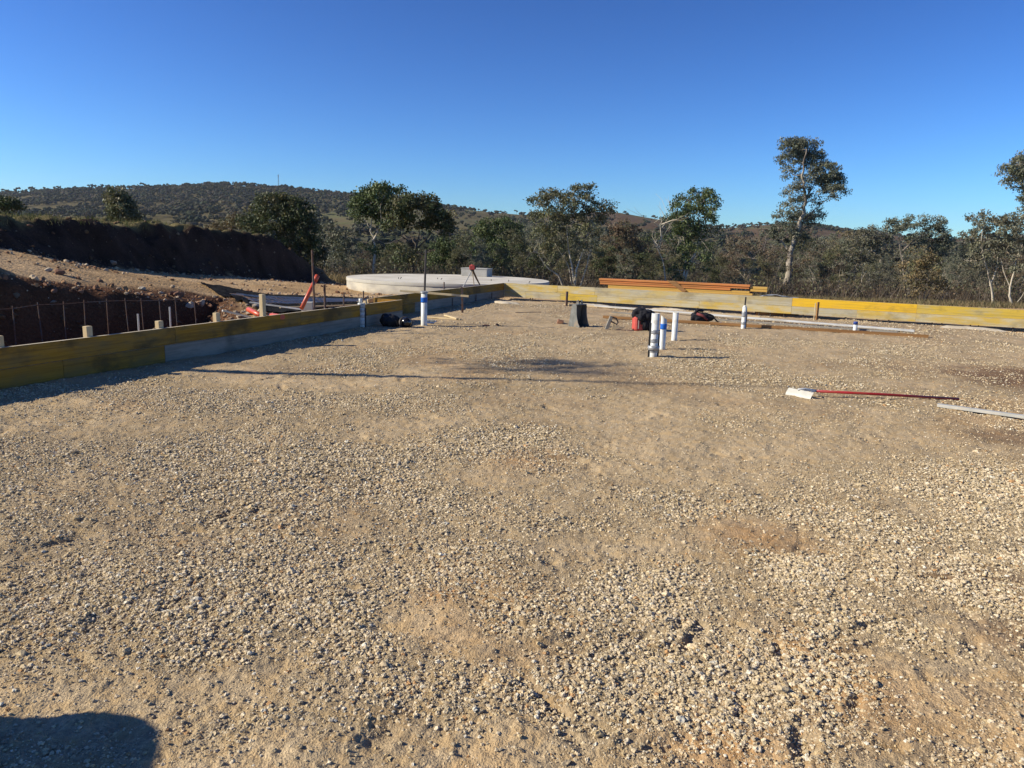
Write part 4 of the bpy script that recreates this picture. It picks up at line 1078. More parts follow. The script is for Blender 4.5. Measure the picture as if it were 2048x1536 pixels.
gl('timber_board', 'long pale board lying nearest the far wall, from the stake to behind the bag', (1128, 611), (1520, 636), .10, .04, m_pine, .01)
gl('aluminium_screed', 'long pale metal screed lying from the red container towards the blue capped pipe', (1190, 616), (1828, 668), .09, .045, m_alu, .03, 'screed')
gl('timber_board', 'weathered pale board lying beside the long metal screed', (1420, 640), (1795, 668), .11, .04, m_grey, 0)
gl('timber_board', 'short grey board behind the red container', (1225, 626), (1300, 632), .12, .03, m_grey, 0)
gl('timber_beam', 'longest brown beam lying along the front of the other boards', (1206, 637.5), (1856, 677), .075, .065, m_brown, 0, 'beam')
gl('reinforcing_bar', 'short rusty bar on the gravel left of the bucket', (1031, 626), (1082, 625), .016, .016, m_steel, .005, 'bar')
gl('aluminium_screed', 'white metal screed cropped by the right edge, in front of the red handled rake', (1874, 817), (2180, 857), .075, .034, m_white, .012, 'screed')

# ------------------------------------------------------------------ asphalt rake / concrete placer
rk0 = P(1619, 799); hx = P(1917, 803)
rk = empty('concrete_rake', (rk0.x, rk0.y, gz(rk0.x, rk0.y))); tag(rk, 'white bladed concrete rake with a long red handle lying on the gravel', 'rake')
pa = PD(1578, 788, rk0.y+.16)-rk.location; pb = PD(1621, 797, rk0.y-.04)-rk.location
pa = Vector((-.175, .25, .08)); pb = Vector((.02, -.05, .08))
dx_ = (pb-pa).normalized(); nx = Vector((-dx_.y, dx_.x, 0))*-1     # blade faces the camera
V = []; F = []
K = 8
for s, e in ((0, pa), (1, pb)):
    for i in range(K+1):
        t = i/K; z_ = .085*(1-t)+.012; off = nx*(.055*math.sin(t*1.5)-.01)
        for th in (0, .004): V.append(e+off+Vector((0, 0, z_-.10))+nx*th)
for i in range(K):
    a = 2*i; b = 2*(K+1)+2*i
    F += [(a, a+2, b+2, b), (a+1, b+1, b+3, a+3)]
F += [tuple(range(0, 2*K+2, 2))+tuple(range(2*K+1, 0, -2)), tuple(range(2*(K+1)+2*K, 2*(K+1)-1, -2))+tuple(range(2*(K+1)+1, 4*(K+1), 2))]
F += [(0, 2*(K+1), 2*(K+1)+1, 1), (2*K, 2*K+1, 4*K+3, 4*K+2)]
MB().add(V, F).build('blade', m_white, rk)
neck = PD(1632, 786, rk0.y+.10)-rk.location; neck.z = .07
mid_ = (pa+pb)*.5
MB().tube([mid_+Vector((-.03, .02, .0)), mid_+Vector((.06, .03, .01)), neck], [.012, .013, .017], 8).build('socket', m_galv, rk, True)
MB().tube([pa*.4+pb*.6+Vector((0, 0, .0)), neck+Vector((-.02, 0, .004))], .007, 6).build('brace', m_galv, rk)
MB().tube([pb*.9+pa*.1, neck+Vector((-.01, 0, .0))], .007, 6).build('brace', m_galv, rk)
he = Vector((hx.x, hx.y, gz(hx.x, hx.y)+.02))-rk.location
MB().tube([neck, neck.lerp(he, .5)+Vector((0, 0, .004)), he], .0165, 12).build('handle', m_red, rk, True)

# ------------------------------------------------------------------ digger bucket lying on the gravel
bk0 = P(1158, 654); bk = empty('digger_bucket', (bk0.x, bk0.y, gz(bk0.x, bk0.y)), math.radians(-56)); tag(bk, 'worn grey excavator bucket standing open side right on the gravel', 'bucket')
bk.scale = (.66, .72, .84)
side = [(-.30, 0), (-.30, .06), (-.24, .22), (-.20, .40), (-.17, .54), (-.12, .60), (.06, .60), (.10, .55), (.10, .44), (.13, .28), (.20, .12), (.30, .02), (.24, 0)]
shell = [(-.30, 0), (-.30, .06), (-.24, .22), (-.20, .40), (-.17, .54), (-.12, .60), (.10, .60)]
m_bkt = mat('worn_grey_steel', (.12, .125, .115), (.20, .20, .185), 5, .6, bump=.003, bscale=18, c3=(.30, .22, .14), s3=3.5, t3=(.55, .7), metal=.2)
W2 = .19
mb = MB(); t_ = .018
inner = [(p[0]+t_*1.4, min(p[1], .60-t_)) for p in shell]
poly = shell+inner[::-1]
MB().prism(poly, -W2, W2).build('shell', m_bkt, bk)
MB().prism(side, -W2-.014, -W2-.001).build('side_plate', m_bkt, bk)
MB().prism(side, W2+.001, W2+.014).build('side_plate', m_bkt, bk)
for yy_ in (-.07, .07):
    MB().prism([(-.10, .602), (-.06, .70), (.0, .71), (.05, .602)], yy_-.012, yy_+.012).build('hitch_lug', m_bkt, bk)
MB().tube([(-.03, -.09, .665), (-.03, .09, .665)], .022, 12).build('hitch_pin', m_dsteel, bk)
for yy_ in (-.13, -.045, .045, .13):
    MB().prism([(-.30, -.0), (-.30, .07), (-.33, .03), (-.36, -.015)], yy_-.02, yy_+.02).build('tooth', m_bkt, bk)

def lump(name, label, pos, r, m, cat, seed, flat=.7, group=None, sub=3, rough=.5):
    rg = np.random.default_rng(seed); V, F = ico(sub)
    n = fbm(V[:, 0]*1.3+seed*3.1, V[:, 1]*1.3+V[:, 2]*1.7, 3, seed)+.5*fbm(V[:, 2]*2.3+seed, V[:, 0]*2.1-V[:, 1], 2, seed+1)
    V = V*(1+rough*n[:, None]*1.2); 
    for _ in range(9):  # broken facets
        d = rg.normal(size=3); d /= np.linalg.norm(d); h_ = .50+.25*rg.random(); q = V@d; V = V-np.maximum(q-h_, 0)[:, None]*d
    V = V*np.array([1+.3*rg.random(), .9, flat])*r
    o = np_mesh(name, V, F, m, None, smooth=False); o.location = pos; o.rotation_euler = (0, 0, rg.random()*6.28)
    return tag(o, label, cat, group)
c_ = P(1120, 647); lump('dirt_clod', 'dark red brown clod on the gravel against the bucket', (c_.x, c_.y, gz(c_.x, c_.y)+.03), .13, m_rockd, 'clod', 5, .55)
c_ = P(994, 653); lump('dirt_clod', 'small dark clod on the bare gravel between the blue taped pipe and the bucket', (c_.x, c_.y, gz(c_.x, c_.y)+.02), .05, m_rockd, 'clod', 6, .7)
c_ = P(973, 654); lump('dirt_clod', 'flat dark clod just left of the small one on the bare gravel', (c_.x, c_.y, gz(c_.x, c_.y)+.005), .09, m_rockd, 'clod', 8, .3)

# timber bracket leaning with a pale wedge (small offcut tool)
tb = P(1222, 660); tb.z = gz(tb.x, tb.y)
t0 = empty('hand_tamper', (tb.x, tb.y, tb.z), 0); tag(t0, 'weathered wooden block with dark bracket and pale wedge beside the red fuel can', 'tool')
MB().beam((-.11, 0, -.02), (.0, .03, .28), .07, .10, up=(0, 1, 0), bev=.005).build('block', m_grey, t0)
MB().tube([(.01, -.04, .27), (.10, -.03, .24), (.14, -.02, .16), (.10, -.02, .10)], .016, 8).build('bracket', m_dsteel, t0)
MB().tube([(-.02, -.05, .18), (.09, -.04, .13)], .014, 8).build('strap', m_dsteel, t0)
MB().prism([(.0, 0), (.03, .14), (.10, .06), (.20, .10), (.10, .0)], -.06, -.015).build('wedge', m_pine, t0)

# red container under a black jacket
rc = P(1281, 661); rc.z = gz(rc.x, rc.y)
r0 = empty('fuel_can', (rc.x, rc.y, rc.z), .25); tag(r0, 'red plastic fuel can with its top hidden under a black jacket', 'fuel can')
MB().box((-.17, -.10, 0), (.13, .12, .30), .03).build('body', m_redp, r0)
MB().beam((-.10, -.104, .05), (-.10, -.104, .24), .02, .012, up=(1, 0, 0)).build('sight_strip', m_white, r0)
MB().box((-.06, -.112, .14), (.0, -.101, .27), .002).build('recess_shade', m_blk, r0)  # thin black plate painting in the shade of a recess
MB().tube([(-.08, 0, .29), (-.08, 0, .35), (.06, 0, .35), (.06, 0, .29)], .016, 8).build('handle', m_redp, r0)
def cloth(name, label, c, R, seed, m, cat, drape=0.0, folds=9):
    V, F = ico(5); d = V.copy(); ang = np.arctan2(V[:, 1], V[:, 0])
    n = .20*np.sin(ang*folds+3*V[:, 2]+2*fbm(V[:, 0]*2, V[:, 1]*2, 2, seed))*(1-np.abs(V[:, 2])**3)*.35+.5*fbm(V[:, 0]*1.7+seed, V[:, 1]*1.7+V[:, 2], 3, seed)
    V = V*(1+n[:, None]*.75)
    V = V*np.array(R)
    low = np.clip(-V[:, 2]/R[2], 0, 1.5); V[:, 0] += drape*low**1.5; V[:, 2] = np.maximum(V[:, 2]-abs(drape)*.6*low, -c[3])
    o = np_mesh(name, V, F, m, None, smooth=True); o.location = c[:3]
    return tag(o, label, cat)
cloth('jacket', 'black jacket bundled over the red fuel can', (rc.x+.045, rc.y, rc.z+.34, .32), (.23, .19, .155), 3, m_cloth, 'jacket')
cloth('jacket_sleeve', 'x', (rc.x+.12, rc.y-.01, rc.z+.18, .175), (.13, .17, .22), 4, m_cloth, 'jacket')
js = bpy.data.objects['jacket_sleeve']; jk = bpy.data.objects['jacket']
for k_ in ('label', 'category'):
    del js[k_]
js.name = 'sleeve'; js.parent = jk; js.location = js.location-jk.location

# dark bags
bp = P(1405, 646); bp.z = gz(bp.x, bp.y)
bgb = cloth('tool_bag', 'black and maroon tool bag slumped on the long boards', (bp.x, bp.y+.1, bp.z+.12, .12), (.27, .15, .13), 12, m_cloth, 'bag', folds=5)
def sub(o, name, mb, m): 
    c = mb.build(name, m, o, True); return c
sub(bgb, 'maroon_panel', MB().tube([(-.16, -.10, .10), (-.02, -.15, .06), (.10, -.155, -.04)], [.03, .035, .025], 10), mat('maroon_cloth', (.14, .035, .035), (.2, .05, .05), 12, .9))
sub(bgb, 'flap', MB().tube([(-.20, -.02, .10), (-.12, .0, .19), (.02, .0, .16)], [.02, .05, .03], 8), m_cloth)
sub(bgb, 'strap', MB().tube([(.10, -.1, .06), (.26, -.12, .02), (.36, -.1, -.08), (.42, -.12, -.10)], .018, 8), m_cloth)
sub(bgb, 'buckle', MB().box((.40, -.14, -.115), (.46, -.10, -.085), .005), m_galv)
bb = P(779, 654); bb.z = gz(bb.x, bb.y)
b2 = cloth('duffel_bag', 'black duffel bag in the shade between the silver taped pipe and the helmet', (bb.x, bb.y+.05, bb.z+.12, .12), (.21, .15, .15), 21, m_blk, 'bag', drape=.05, folds=5)
hb = P(812, 656); hb.z = gz(hb.x, hb.y)
h0 = empty('hard_hat', (hb.x, hb.y, hb.z), .4, rot=(math.radians(70), 0, .4)); tag(h0, 'black helmet with shiny rim lying on its side left of the blue taped pipe', 'helmet')
h0.location.z += .09
MB().lathe([(.115, -.02), (.115, .0), (.11, .05), (.09, .10), (.05, .13), (.001, .14)], 24, None, False).build('shell', mat('gloss_black', (.01, .01, .012), None, rough=.2, spec=.6), h0, True)
MB().lathe([(.145, -.022), (.147, -.016), (.112, .0), (.112, -.022)], 28, None, False).build('brim', m_dsteel, h0, True)
MB().tube([(-.08, 0, .03), (-.03, -.1, .03), (.06, -.12, .02), (.13, -.12, -.0)], .010, 6).build('strap', m_blk, h0)
wb = P(862, 649); wb.z = gz(wb.x, wb.y)
w0 = empty('water_bottle', (wb.x, wb.y, wb.z+.045), 0, rot=(0, math.radians(90), .2)); tag(w0, 'clear plastic water bottle lying on the gravel against the blue taped pipe', 'bottle')
m_clear = mat('clear_plastic', (.55, .62, .66), None, rough=.12, spec=.6)
m_clear.node_tree.nodes['Principled BSDF'].inputs['Transmission Weight'].default_value = .75
MB().lathe([(.035, -.11), (.042, -.10), (.042, -.03), (.038, -.02), (.042, -.01), (.042, .05), (.02, .09), (.014, .10)], 20).build('bottle_body', m_clear, w0, True)
MB().lathe([(.017, .10), (.017, .12)], 14).build('cap', m_bluecap, w0)

# ------------------------------------------------------------------ round tank slab
zw_ = ZT; ZT = .34
cF = P(906, 569.5, ZT); cB = P(890, 547.5, ZT); tl = P(702, 550.5, ZT); trr = P(1101, 565, ZT)
cx, cy = (tl.x+trr.x)/2, (cF.y+cB.y)/2; R_ = (trr-tl).length/2
print('slab', cx, cy, R_, (cB.y-cF.y)/2)
R_ = 4.15
sl = empty('tank_slab', (cx, cy, 0)); tag(sl, 'round pale concrete tank roof slab behind the corner of the formwork', 'concrete slab')
zs = -.07
MB().lathe([(R_-.012, zs-.3), (R_-.012, ZT-.125)], 96).build('lower_pour', m_concs, sl, True)
MB().lathe([(R_, ZT-.122), (R_, ZT-.006), (R_-.012, ZT)], 96, None, False).build('edge_band', mat('edge_concrete', (.36,.34,.30), (.44,.42,.36), 1.6, .9, bump=.003, bscale=14), sl, True)
V = [(0, 0, ZT+.03)]+[((R_-.012)*math.cos(2*math.pi*k/96), (R_-.012)*math.sin(2*math.pi*k/96), ZT) for k in range(96)]
MB().add(V, [(0, 1+k, 1+(k+1) % 96) for k in range(96)]).build('top', m_conc, sl)
hp = P(952, 552, ZT+.02)
ht = empty('access_hatch', (hp.x, hp.y, ZT+.012), math.atan2(dR.y, dR.x)*.6); tag(ht, 'grey concrete hatch box on the back of the round slab', 'hatch')
hw = (P(974, 552, ZT)-P(922, 551, ZT)).length/2
MB().box((-hw, -.3, 0), (hw, .5, .32), .01).build('upstand', m_concb, ht)
MB().box((-hw-.02, -.32, .323), (hw+.02, .52, .36), .008).build('lid', m_concb, ht)
for i, (px, py) in enumerate([(797, 558), (801, 558), (875, 559), (882, 560), (1017, 563), (1058, 566), (982, 562)]):
    q = P(px, py, ZT+.01); o = MB().tube([(0, 0, -.02), (.01, 0, .05), (.05*(i % 2), 0, .07)], .014, 6).build('reo_stub', m_dsteel)
    o.location = q; tag(o, 'short dark bar poking up from the round slab', 'bar', 'bars poking up from the round slab')

# laser level on its tripod
lp = PD(944, 575, 25.5); lg = tz(lp.x, lp.y)
ll_ = empty('laser_level', (lp.x, lp.y, lg)); tag(ll_, 'red laser level on a white legged tripod between the formwork and the round slab', 'laser level')
topz = PD(944, 541, 25.5).z-lg
f1 = PD(925.5, 575, 24.6)-ll_.location; f2 = P(960, 570, ZT)-ll_.location
def ext(a, f):  # extend the seen leg down to the ground
    d = f-a; t = (0-a.z)/d.z; return a+d*t
ap = Vector((0, 0, topz))
MB().tube([ap+Vector((-.02, 0, 0)), ap.lerp(ext(ap, f1), .5), ext(ap, f1)], [.020, .018, .014], 8).build('leg', m_white, ll_)
MB().tube([ap+Vector((.02, 0, 0)), ap.lerp(f2, .5), f2], [.034, .034, .02], 8).build('leg', m_dsteel, ll_)
MB().tube([ap, Vector((.03, .75, ZT-lg))], [.02, .014], 8).build('leg', m_white, ll_)
MB().box((-.07, -.07, topz), (.07, .07, topz+.03), .01).build('head_plate', m_dsteel, ll_)
MB().box((-.10, -.085, topz+.032), (.085, .085, topz+.17), .008).build('instrument', m_redp, ll_)
MB().lathe([(.05, topz+.17), (.055, topz+.19), (.055, topz+.20)], 16).build('lens_cap', m_redp, ll_)
MB().box((.087, -.05, topz+.05), (.12, .05, topz+.16), .008).build('battery', m_blk, ll_)

ZT = zw_
# ------------------------------------------------------------------ timber stack beyond the far wall
sa = PD(1198, 557.5, 27.0); sb = PD(1500, 569, 24.9)
dS = Vector((sb.x-sa.x, sb.y-sa.y, 0)).normalized(); nS = Vector((-dS.y, dS.x, 0)); ang = math.atan2(dS.y, dS.x); LS = (sb-sa).length
ztop = (sa.z+sb.z)/2
print('stack', LS, ztop, math.degrees(ang))
lay = [ # x0,x1,y,z from top, depth, height, mat
 (0,LS,0,0,.30,.065,m_lvl),(.02,LS-.02,.03,.068,.28,.065,m_lvl),(.05,LS-.62,-.03,.145,.28,.06,m_lvl),(.35,LS-.0,.0,.21,.3,.065,m_lvly),(0.35,LS+.1,.0,.28,.3,.065,m_lvly),(.1,LS,.0,.35,.3,.065,m_lvly)]
for i, (x0, x1, yo, dz, dp, hh, m) in enumerate(lay):
    nm = ['topmost orange beam of the stack beyond the far wall', 'second orange beam from the top of the stack', 'third orange beam of the stack, shorter at its right end', 'uppermost yellow beam under the orange ones in the stack', 'yellow beam fifth from the top of the stack', 'lowest yellow beam of the stack'][i]
    o = MB().box((x0, yo, -hh), (x1, yo+dp, 0), .003).build('lvl_beam', m); o.location = (sa.x, sa.y, ztop-dz); o.rotation_euler = (0, 0, ang); tag(o, nm, 'beam', 'beams of the timber stack')
for k in range(2):
    o = MB().box((LS+.02, .06, -.075), (LS+.55, .40, 0), .003).build('lvl_beam', m_lvly); o.location = (sa.x, sa.y, ztop-.055-.085*k); o.rotation_euler = (0, 0, ang)
    tag(o, ['upper', 'lower'][k]+' of the two short yellow brown beam ends at the right of the stack', 'beam', 'beams of the timber stack')
for xb in (.6, LS*.5, LS-.5):
    q = Vector((sa.x, sa.y, 0))+dS*xb; g_ = tz(q.x, q.y); o = MB().box((-.05, -.05, g_-.05-0), (.05, .45, ztop-.418), .003).build('bearer', m_brown); o.location = (q.x, q.y, 0); o.rotation_euler = (0, 0, ang)
    tag(o, 'timber bearer under the '+{.6: 'left end', LS*.5: 'middle', LS-.5: 'right end'}[xb]+' of the orange beam stack', 'bearer')
q = Vector((sa.x, sa.y, 0))+dS*2.45
o = MB().prism([(0, .02), (.30, .02), (.72, -.30), (.60, -.36)], -.03, -.012).build('dark_board', m_brown); o.location = (q.x, q.y, ztop+.005); o.rotation_euler = (math.radians(-4), 0, ang); tag(o, 'dark scrap board hanging over the front of the orange beams', 'board')
# folded grey sheet on the ground past the stack
s0 = PD(1522, 592, 22.0); s1 = PD(1588, 591, 21.4)
g_ = tz(s0.x, s0.y)
n_ = 14; V = []; F = []
for i in range(n_+1):
    for j in range(5):
        t = i/n_; V.append((t*1.1, j*.14+.03*math.sin(t*9), .10*math.sin(math.pi*t**.6)**1.2*(1-.12*j)+.012*math.sin(t*20+j*2)))
nn = len(V); V += [(a, b_, c-.02) for a, b_, c in V]
for i in range(n_):
    for j in range(4):
        a = i*5+j; F += [(a, a+5, a+6, a+1), (nn+a, nn+a+1, nn+a+6, nn+a+5)]
for i in range(n_):
    a = i*5; F += [(a, nn+a, nn+a+5, a+5), (a+4, a+9, nn+a+9, nn+a+4)]
o = MB().add(V, F).build('folded_sheet', mat('grey_sheet', (.22,.23,.25), (.30,.31,.33), 6, .5)); o.location = (s0.x, s0.y, PD(1540, 594, 22).z-.02); o.rotation_euler = (0, 0, ang*.6); tag(o, 'folded grey plastic sheet beyond the wall at the right end of the timber stack', 'sheet')
cr_ = MB().box((-.1, 0, -.9), (1.1, .5, -.03), .01).build('pallet_crate', m_brown); cr_.location = o.location; cr_.rotation_euler = o.rotation_euler; tag(cr_, 'low timber crate carrying the folded grey sheet', 'crate')

# ------------------------------------------------------------------ membrane, mesh and pipes laid out left of the wall
ma = P(398, 588, .02); mb_ = P(735, 606, .02); mc = P(560, 640, .02)
o_ = P(560, 634, .0)
def membrane():
    nx_, ny_ = 130, 70; A_ = P(395, 586, 0); B_ = P(830, 603, 0); C_ = P(735, 612, 0); D_ = P(520, 632, 0)
    s = np.linspace(0, 1, nx_); t = np.linspace(0, 1, ny_); Sx, Ty = np.meshgrid(s, t)
    X = (A_.x*(1-Sx)+B_.x*Sx)*(1-Ty)+(D_.x*(1-Sx)+C_.x*Sx)*Ty; Y = (A_.y*(1-Sx)+B_.y*Sx)*(1-Ty)+(D_.y*(1-Sx)+C_.y*Sx)*Ty
    X = X.ravel(); Y = Y.ravel()
    Z = terrain(X, Y)+.05+.05*fbm(X*2.5, Y*2.5, 4, 71)+.03*np.abs(fbm(X*6, Y*6, 3, 72))
    m = mat('creased_membrane', (.014, .014, .015), (.026, .026, .026), 4, .95, bump=.03, bscale=9, spec=.02)
    o = np_mesh('plastic_membrane', np.stack([X, Y, Z], 1), grid_faces(ny_, nx_), m, smooth=True); tag(o, 'creased black plastic membrane spread on the dirt behind the near formwork', 'membrane')
    return A_, B_, C_, D_
A_, B_, C_, D_ = membrane()
ms = empty('reinforcing_mesh', (D_.x, D_.y, .10)); tag(ms, 'pale steel reinforcing mesh sheet lying on the black membrane', 'mesh')
mbx = MB()
E1 = Vector((B_.x-A_.x, B_.y-A_.y, 0)); 
def bil(s, t): 
    q = (A_*(1-s)+B_*s)*(1-t)+(D_*(1-s)+C_*s)*t; return Vector((q.x, q.y, tz(q.x, q.y)+.13+.02*math.sin(q.x*5+q.y*2)))-ms.location
for i in range(14):
    t = .42+.40*i/13; mbx.tube([bil(s, t) for s in (.06, .3, .6, .93)], .007, 4)
mbx.build('long_wires', m_galv, ms)
mbx = MB()
for i in range(30):
    s = .06+.87*i/29; mbx.tube([bil(s, t) for t in (.42, .62, .82)], .005, 4)
mbx.build('cross_wires', m_steel, ms)
for i, (a, b_) in enumerate([((560, 614), (745, 609)), ((500, 616), (640, 621))]):
    p = P(*a, .15); q = P(*b_, .15); p.z = tz(p.x, p.y)+.14; q.z = tz(q.x, q.y)+.14
    plank('pale_batten', ['pale batten across the front of the mesh behind the tallest peg', 'pale batten lying just behind the near wall left of the orange pipe', 'pale batten running to the rock beyond the wall', 'pale batten under the short rusty posts', 'farthest pale batten on the membrane', 'pale batten left of the tallest peg, at the edge of the trench'][i], p, q, .05, .03, m_alu if i % 2 else m_pine, 'batten')
ob = PD(603, 617, 13.9); ot = PD(634.5, 552, 14.5)
op = MB().tube([(0, 0, 0), (ot-ob)], .056, 20, False); V, F = op.v, op.f
o = empty('drain_pipe', ob); tag(o, 'orange red drain pipe leaning up over the near formwork', 'pipe')
MB().tube([(0, 0, 0), (ot-ob)], .038, 20).build('pipe', m_orange, o, True)
dd = (ot-ob).normalized(); MB().tube([(ot-ob)-dd*.14, (ot-ob)+dd*.002], .045, 20).build('socket_end', m_orange, o, True)
# its foot rests on a stand on the dirt
for i, (a, b_, z0, lab) in enumerate([((497, 619), (522, 631), .1, 'short orange red pipe lying on rocks left of the tallest peg'), ((543, 631), (565, 634), .1, 'orange red pipe end just right of the tallest peg, low behind the wall')]):
    p = PD(*a, 13.4); q = PD(*b_, 12.7); o = MB().tube([(0, 0, 0), q-p], .045, 16).build('drain_pipe', m_orange, None, True); o.location = p; tag(o, lab, 'pipe')
p = PD(445, 621, 12.1); q = PD(501, 634, 12.4)
plank('aluminium_strip', 'thin pale metal strip slanting down behind the near wall', p, q, .05, .03, m_alu, 'strip')
gb = PD(617, 616, 14.6); o = MB().box((-.11, -.1, -.1), (.11, .1, .12), .01).build('grey_block', m_concb); o.location = gb; tag(o, 'grey block behind the wall at the foot of the leaning orange pipe', 'block')

# ------------------------------------------------------------------ rocks
RK = [(378,612,.16,'big pale rock on the trench edge left of the small peg'),(402,606,.17,'big pale rock standing right of the trench corner'),(420,612,.12,'brown rock behind the trench corner rock'),
 (285,578,.11,'pale rock alone on the dirt ramp above the rebar row'),(322,586,.10,'small pale rock near the end of the dirt ramp'),(345,588,.15,'tan rock beside the dark slab shaped one on the dirt edge'),(358,590,.17,'dark slab shaped rock on the dirt edge'),
 (96,540,.14,'pale rock on the berm crest high at left'),(64,553,.09,'small pale rock below the berm crest at left'),(117,545,.16,'brown rock on the berm beside the pale crest rock'),(109,582,.10,'bright rock on the shaded trench slope'),(92,572,.09,'small rock on the lit strip of the trench slope'),
 (227,527,.17,'pale boulder at the foot of the earth bank'),(675,584,.11,'dark angular rock near the membrane corner'),(782,583,.13,'pale rock behind the return of the near wall'),(510,613,.15,'tan rock behind the wall left of the tallest peg'),(520,622,.13,'pale rock next to the short orange pipe'),(498,626,.10,'grey rock just behind the wall top'),
 (273,587,.08,'small rock on the trench lip between two bars'),(330,602,.08,'small pale rock right under the trench lip'),(700,613,.10,'small pale rock behind the wall at the silver taped pipe'),(715,605,.09,'tan rock beside the silver taped pipe, behind the wall'),(60,452,.10,'small stone stuck high in the bank face'),(172,530,.08,'small stone at the bank foot')]
for i, (px, py, r, lab) in enumerate(RK):
    # walk along the pixel's ray until it meets the ground
    d = ray(px, py).normalized(); ts = np.arange(8, 60, .05); zz = terrain(d.x*ts, d.y*ts)+r*.3; hit = np.nonzero(CAM_H+d.z*ts < zz)[0]
    t = ts[hit[0]] if len(hit) else 40; q = Vector((d.x*t, d.y*t, 0))
    lump('rock', lab, (q.x, q.y, tz(q.x, q.y)+r*.25), r*.8, m_rockd if ('dark' in lab or 'brown' in lab or 'trench slope' in lab or 'in the bank' in lab) else m_rock, 'rock', 40+i, .75, sub=2, rough=.4)  # rocks on the shaded slope and bank face take darker stone, shade in colour
def rubble():
    rng = np.random.default_rng(71); n = 60000
    x = -17+17.5*rng.random(n); y = 8+28*rng.random(n); z = terrain(x, y); u, v = uv(x, y)
    uc = np.interp(v, [-12, 0, 5.4, 7.2, 9.7, 12], [8.4, 7.6, 6.6, 5.9, 5.5, 5.4])
    s = np.minimum((3.9+1.05*u-v)/1.45, uc-u)
    toe = np.interp(y, [5, 12, 20, 23.5, 29, 33, 35.2, 38, 60], [-15.0, -14.4, -13.9, -13.1, -12.5, -10.9, -9.3, -7.6, -2]); db = toe-x
    p = .03+.5*np.exp(-((s+.2)/.5)**2)*(u < 9)+.45*np.exp(-((db-.1)/.35)**2)+.07*((db > 0) & (db < 1.6))+.25*(fbm(x*.5, y*.5, 3, 8) > .2)*(db < 0)+.04*(s > 0)
    k = (u > .25) & (rng.random(n) < p) & (y < 36)
    x = x[k]; y = y[k]; z = z[k]; toe = toe[k]; n = len(x); r = .014+.06*rng.random(n)**5
    V, F = lumps(I1, n, np.stack([x, y, z+r*.3], 1), r, rng, rough=.4, flat=.8)
    c = np.array([[.42,.33,.23],[.32,.19,.10],[.22,.12,.07],[.50,.42,.32],[.30,.22,.15]])[rng.choice(5, n, p=[.2,.3,.25,.08,.17])]*(.8+.4*rng.random((n, 1)))*np.where(((toe-x)[:, None] > .1) | ((s[k])[:, None] > .1), .45, 1)  # stones on the bank face and in the trench darkened for their shade
    o = np_mesh('rubble', V, F, m_stone, col=np.repeat(c, 42, 0) if len(I1[0]) == 42 else np.repeat(c, len(I1[0]), 0)); tag(o, 'small stones and clods littering the dirt, trench lip and bank foot', kind='stuff')
rubble()
# pale dried concrete and lime spills under the far wall
for i, (px, py, rx, lab) in enumerate([(1010, 608, .42, 'pale dried slurry spill below the dark corner'), (1185, 609, .55, 'pale dried slurry spill below the wall behind the bucket'), (1935, 656, .8, 'largest pale slurry spill, under the wall at right'), (1340, 618, .6, 'tan spill under the wall behind the three pipes')]):
    c = P(px, py); mbs = MB(); ng = 20; V = [(0, 0, .05)]; F = []
    for ring, (rf, zf) in enumerate(((.35, .045), (.7, .03), (1.0, -.03))):
        for k in range(ng):
            a = 2*math.pi*k/ng; rr_ = rx*rf*(1+.25*math.sin(a*3+i)+.12*math.sin(a*7+i*2)); V.append((rr_*math.cos(a), rr_*math.sin(a)*.45, zf+.008*math.sin(a*5+ring)))
    for k in range(ng): F.append((0, 1+k, 1+(k+1) % ng))
    for r_ in range(2):
        for k in range(ng): a = 1+r_*ng+k; b = 1+r_*ng+(k+1) % ng; F.append((a, a+ng, b+ng, b))
    o = mbs.add(V, F).build('slurry_spill', mat('dried_slurry', (.46, .38, .26), (.56, .49, .38), 4, .95, bump=.01, bscale=12), None, True); o.location = (c.x, c.y, gz(c.x, c.y)+.005); o.rotation_euler = (0, 0, math.atan2(dR.y, dR.x)); tag(o, lab, 'spill')

# ------------------------------------------------------------------ radio mast on the hilltop
pm = PD(557, 371, RD-10); gm_ = hz(pm.x, pm.y); mt = PD(557, 349, RD-10).z-gm_
mo = empty('radio_mast', (pm.x, pm.y, gm_)); tag(mo, 'thin lattice radio mast on the distant hilltop', 'mast')
mb = MB()
for a in range(3):
    aa = a*2.094; mb.tube([(1.1*math.cos(aa), 1.1*math.sin(aa), -2), (.5*math.cos(aa), .5*math.sin(aa), mt)], .16, 4)
for k in range(int(mt/2.4)):
    z0 = k*2.4
    for a in range(3):
        f0 = 1.1-.6*z0/mt; f1_ = 1.1-.6*(z0+2.4)/mt; a0 = a*2.094; a1 = a0+2.094
        mb.tube([(f0*math.cos(a0), f0*math.sin(a0), z0), (f1_*math.cos(a1), f1_*math.sin(a1), z0+2.4)], .08, 3)
mb.build('lattice', m_dsteel, mo)
for z_ in (mt-1.2, mt-3.4):
    for a in range(3): 
        aa = a*2.094+.5; MB().beam((1.1*math.cos(aa), 1.1*math.sin(aa), z_-1), (1.1*math.cos(aa), 1.1*math.sin(aa), z_+1), .5, .3, up=(1, 0, 0)).build('antenna', m_galv, mo)

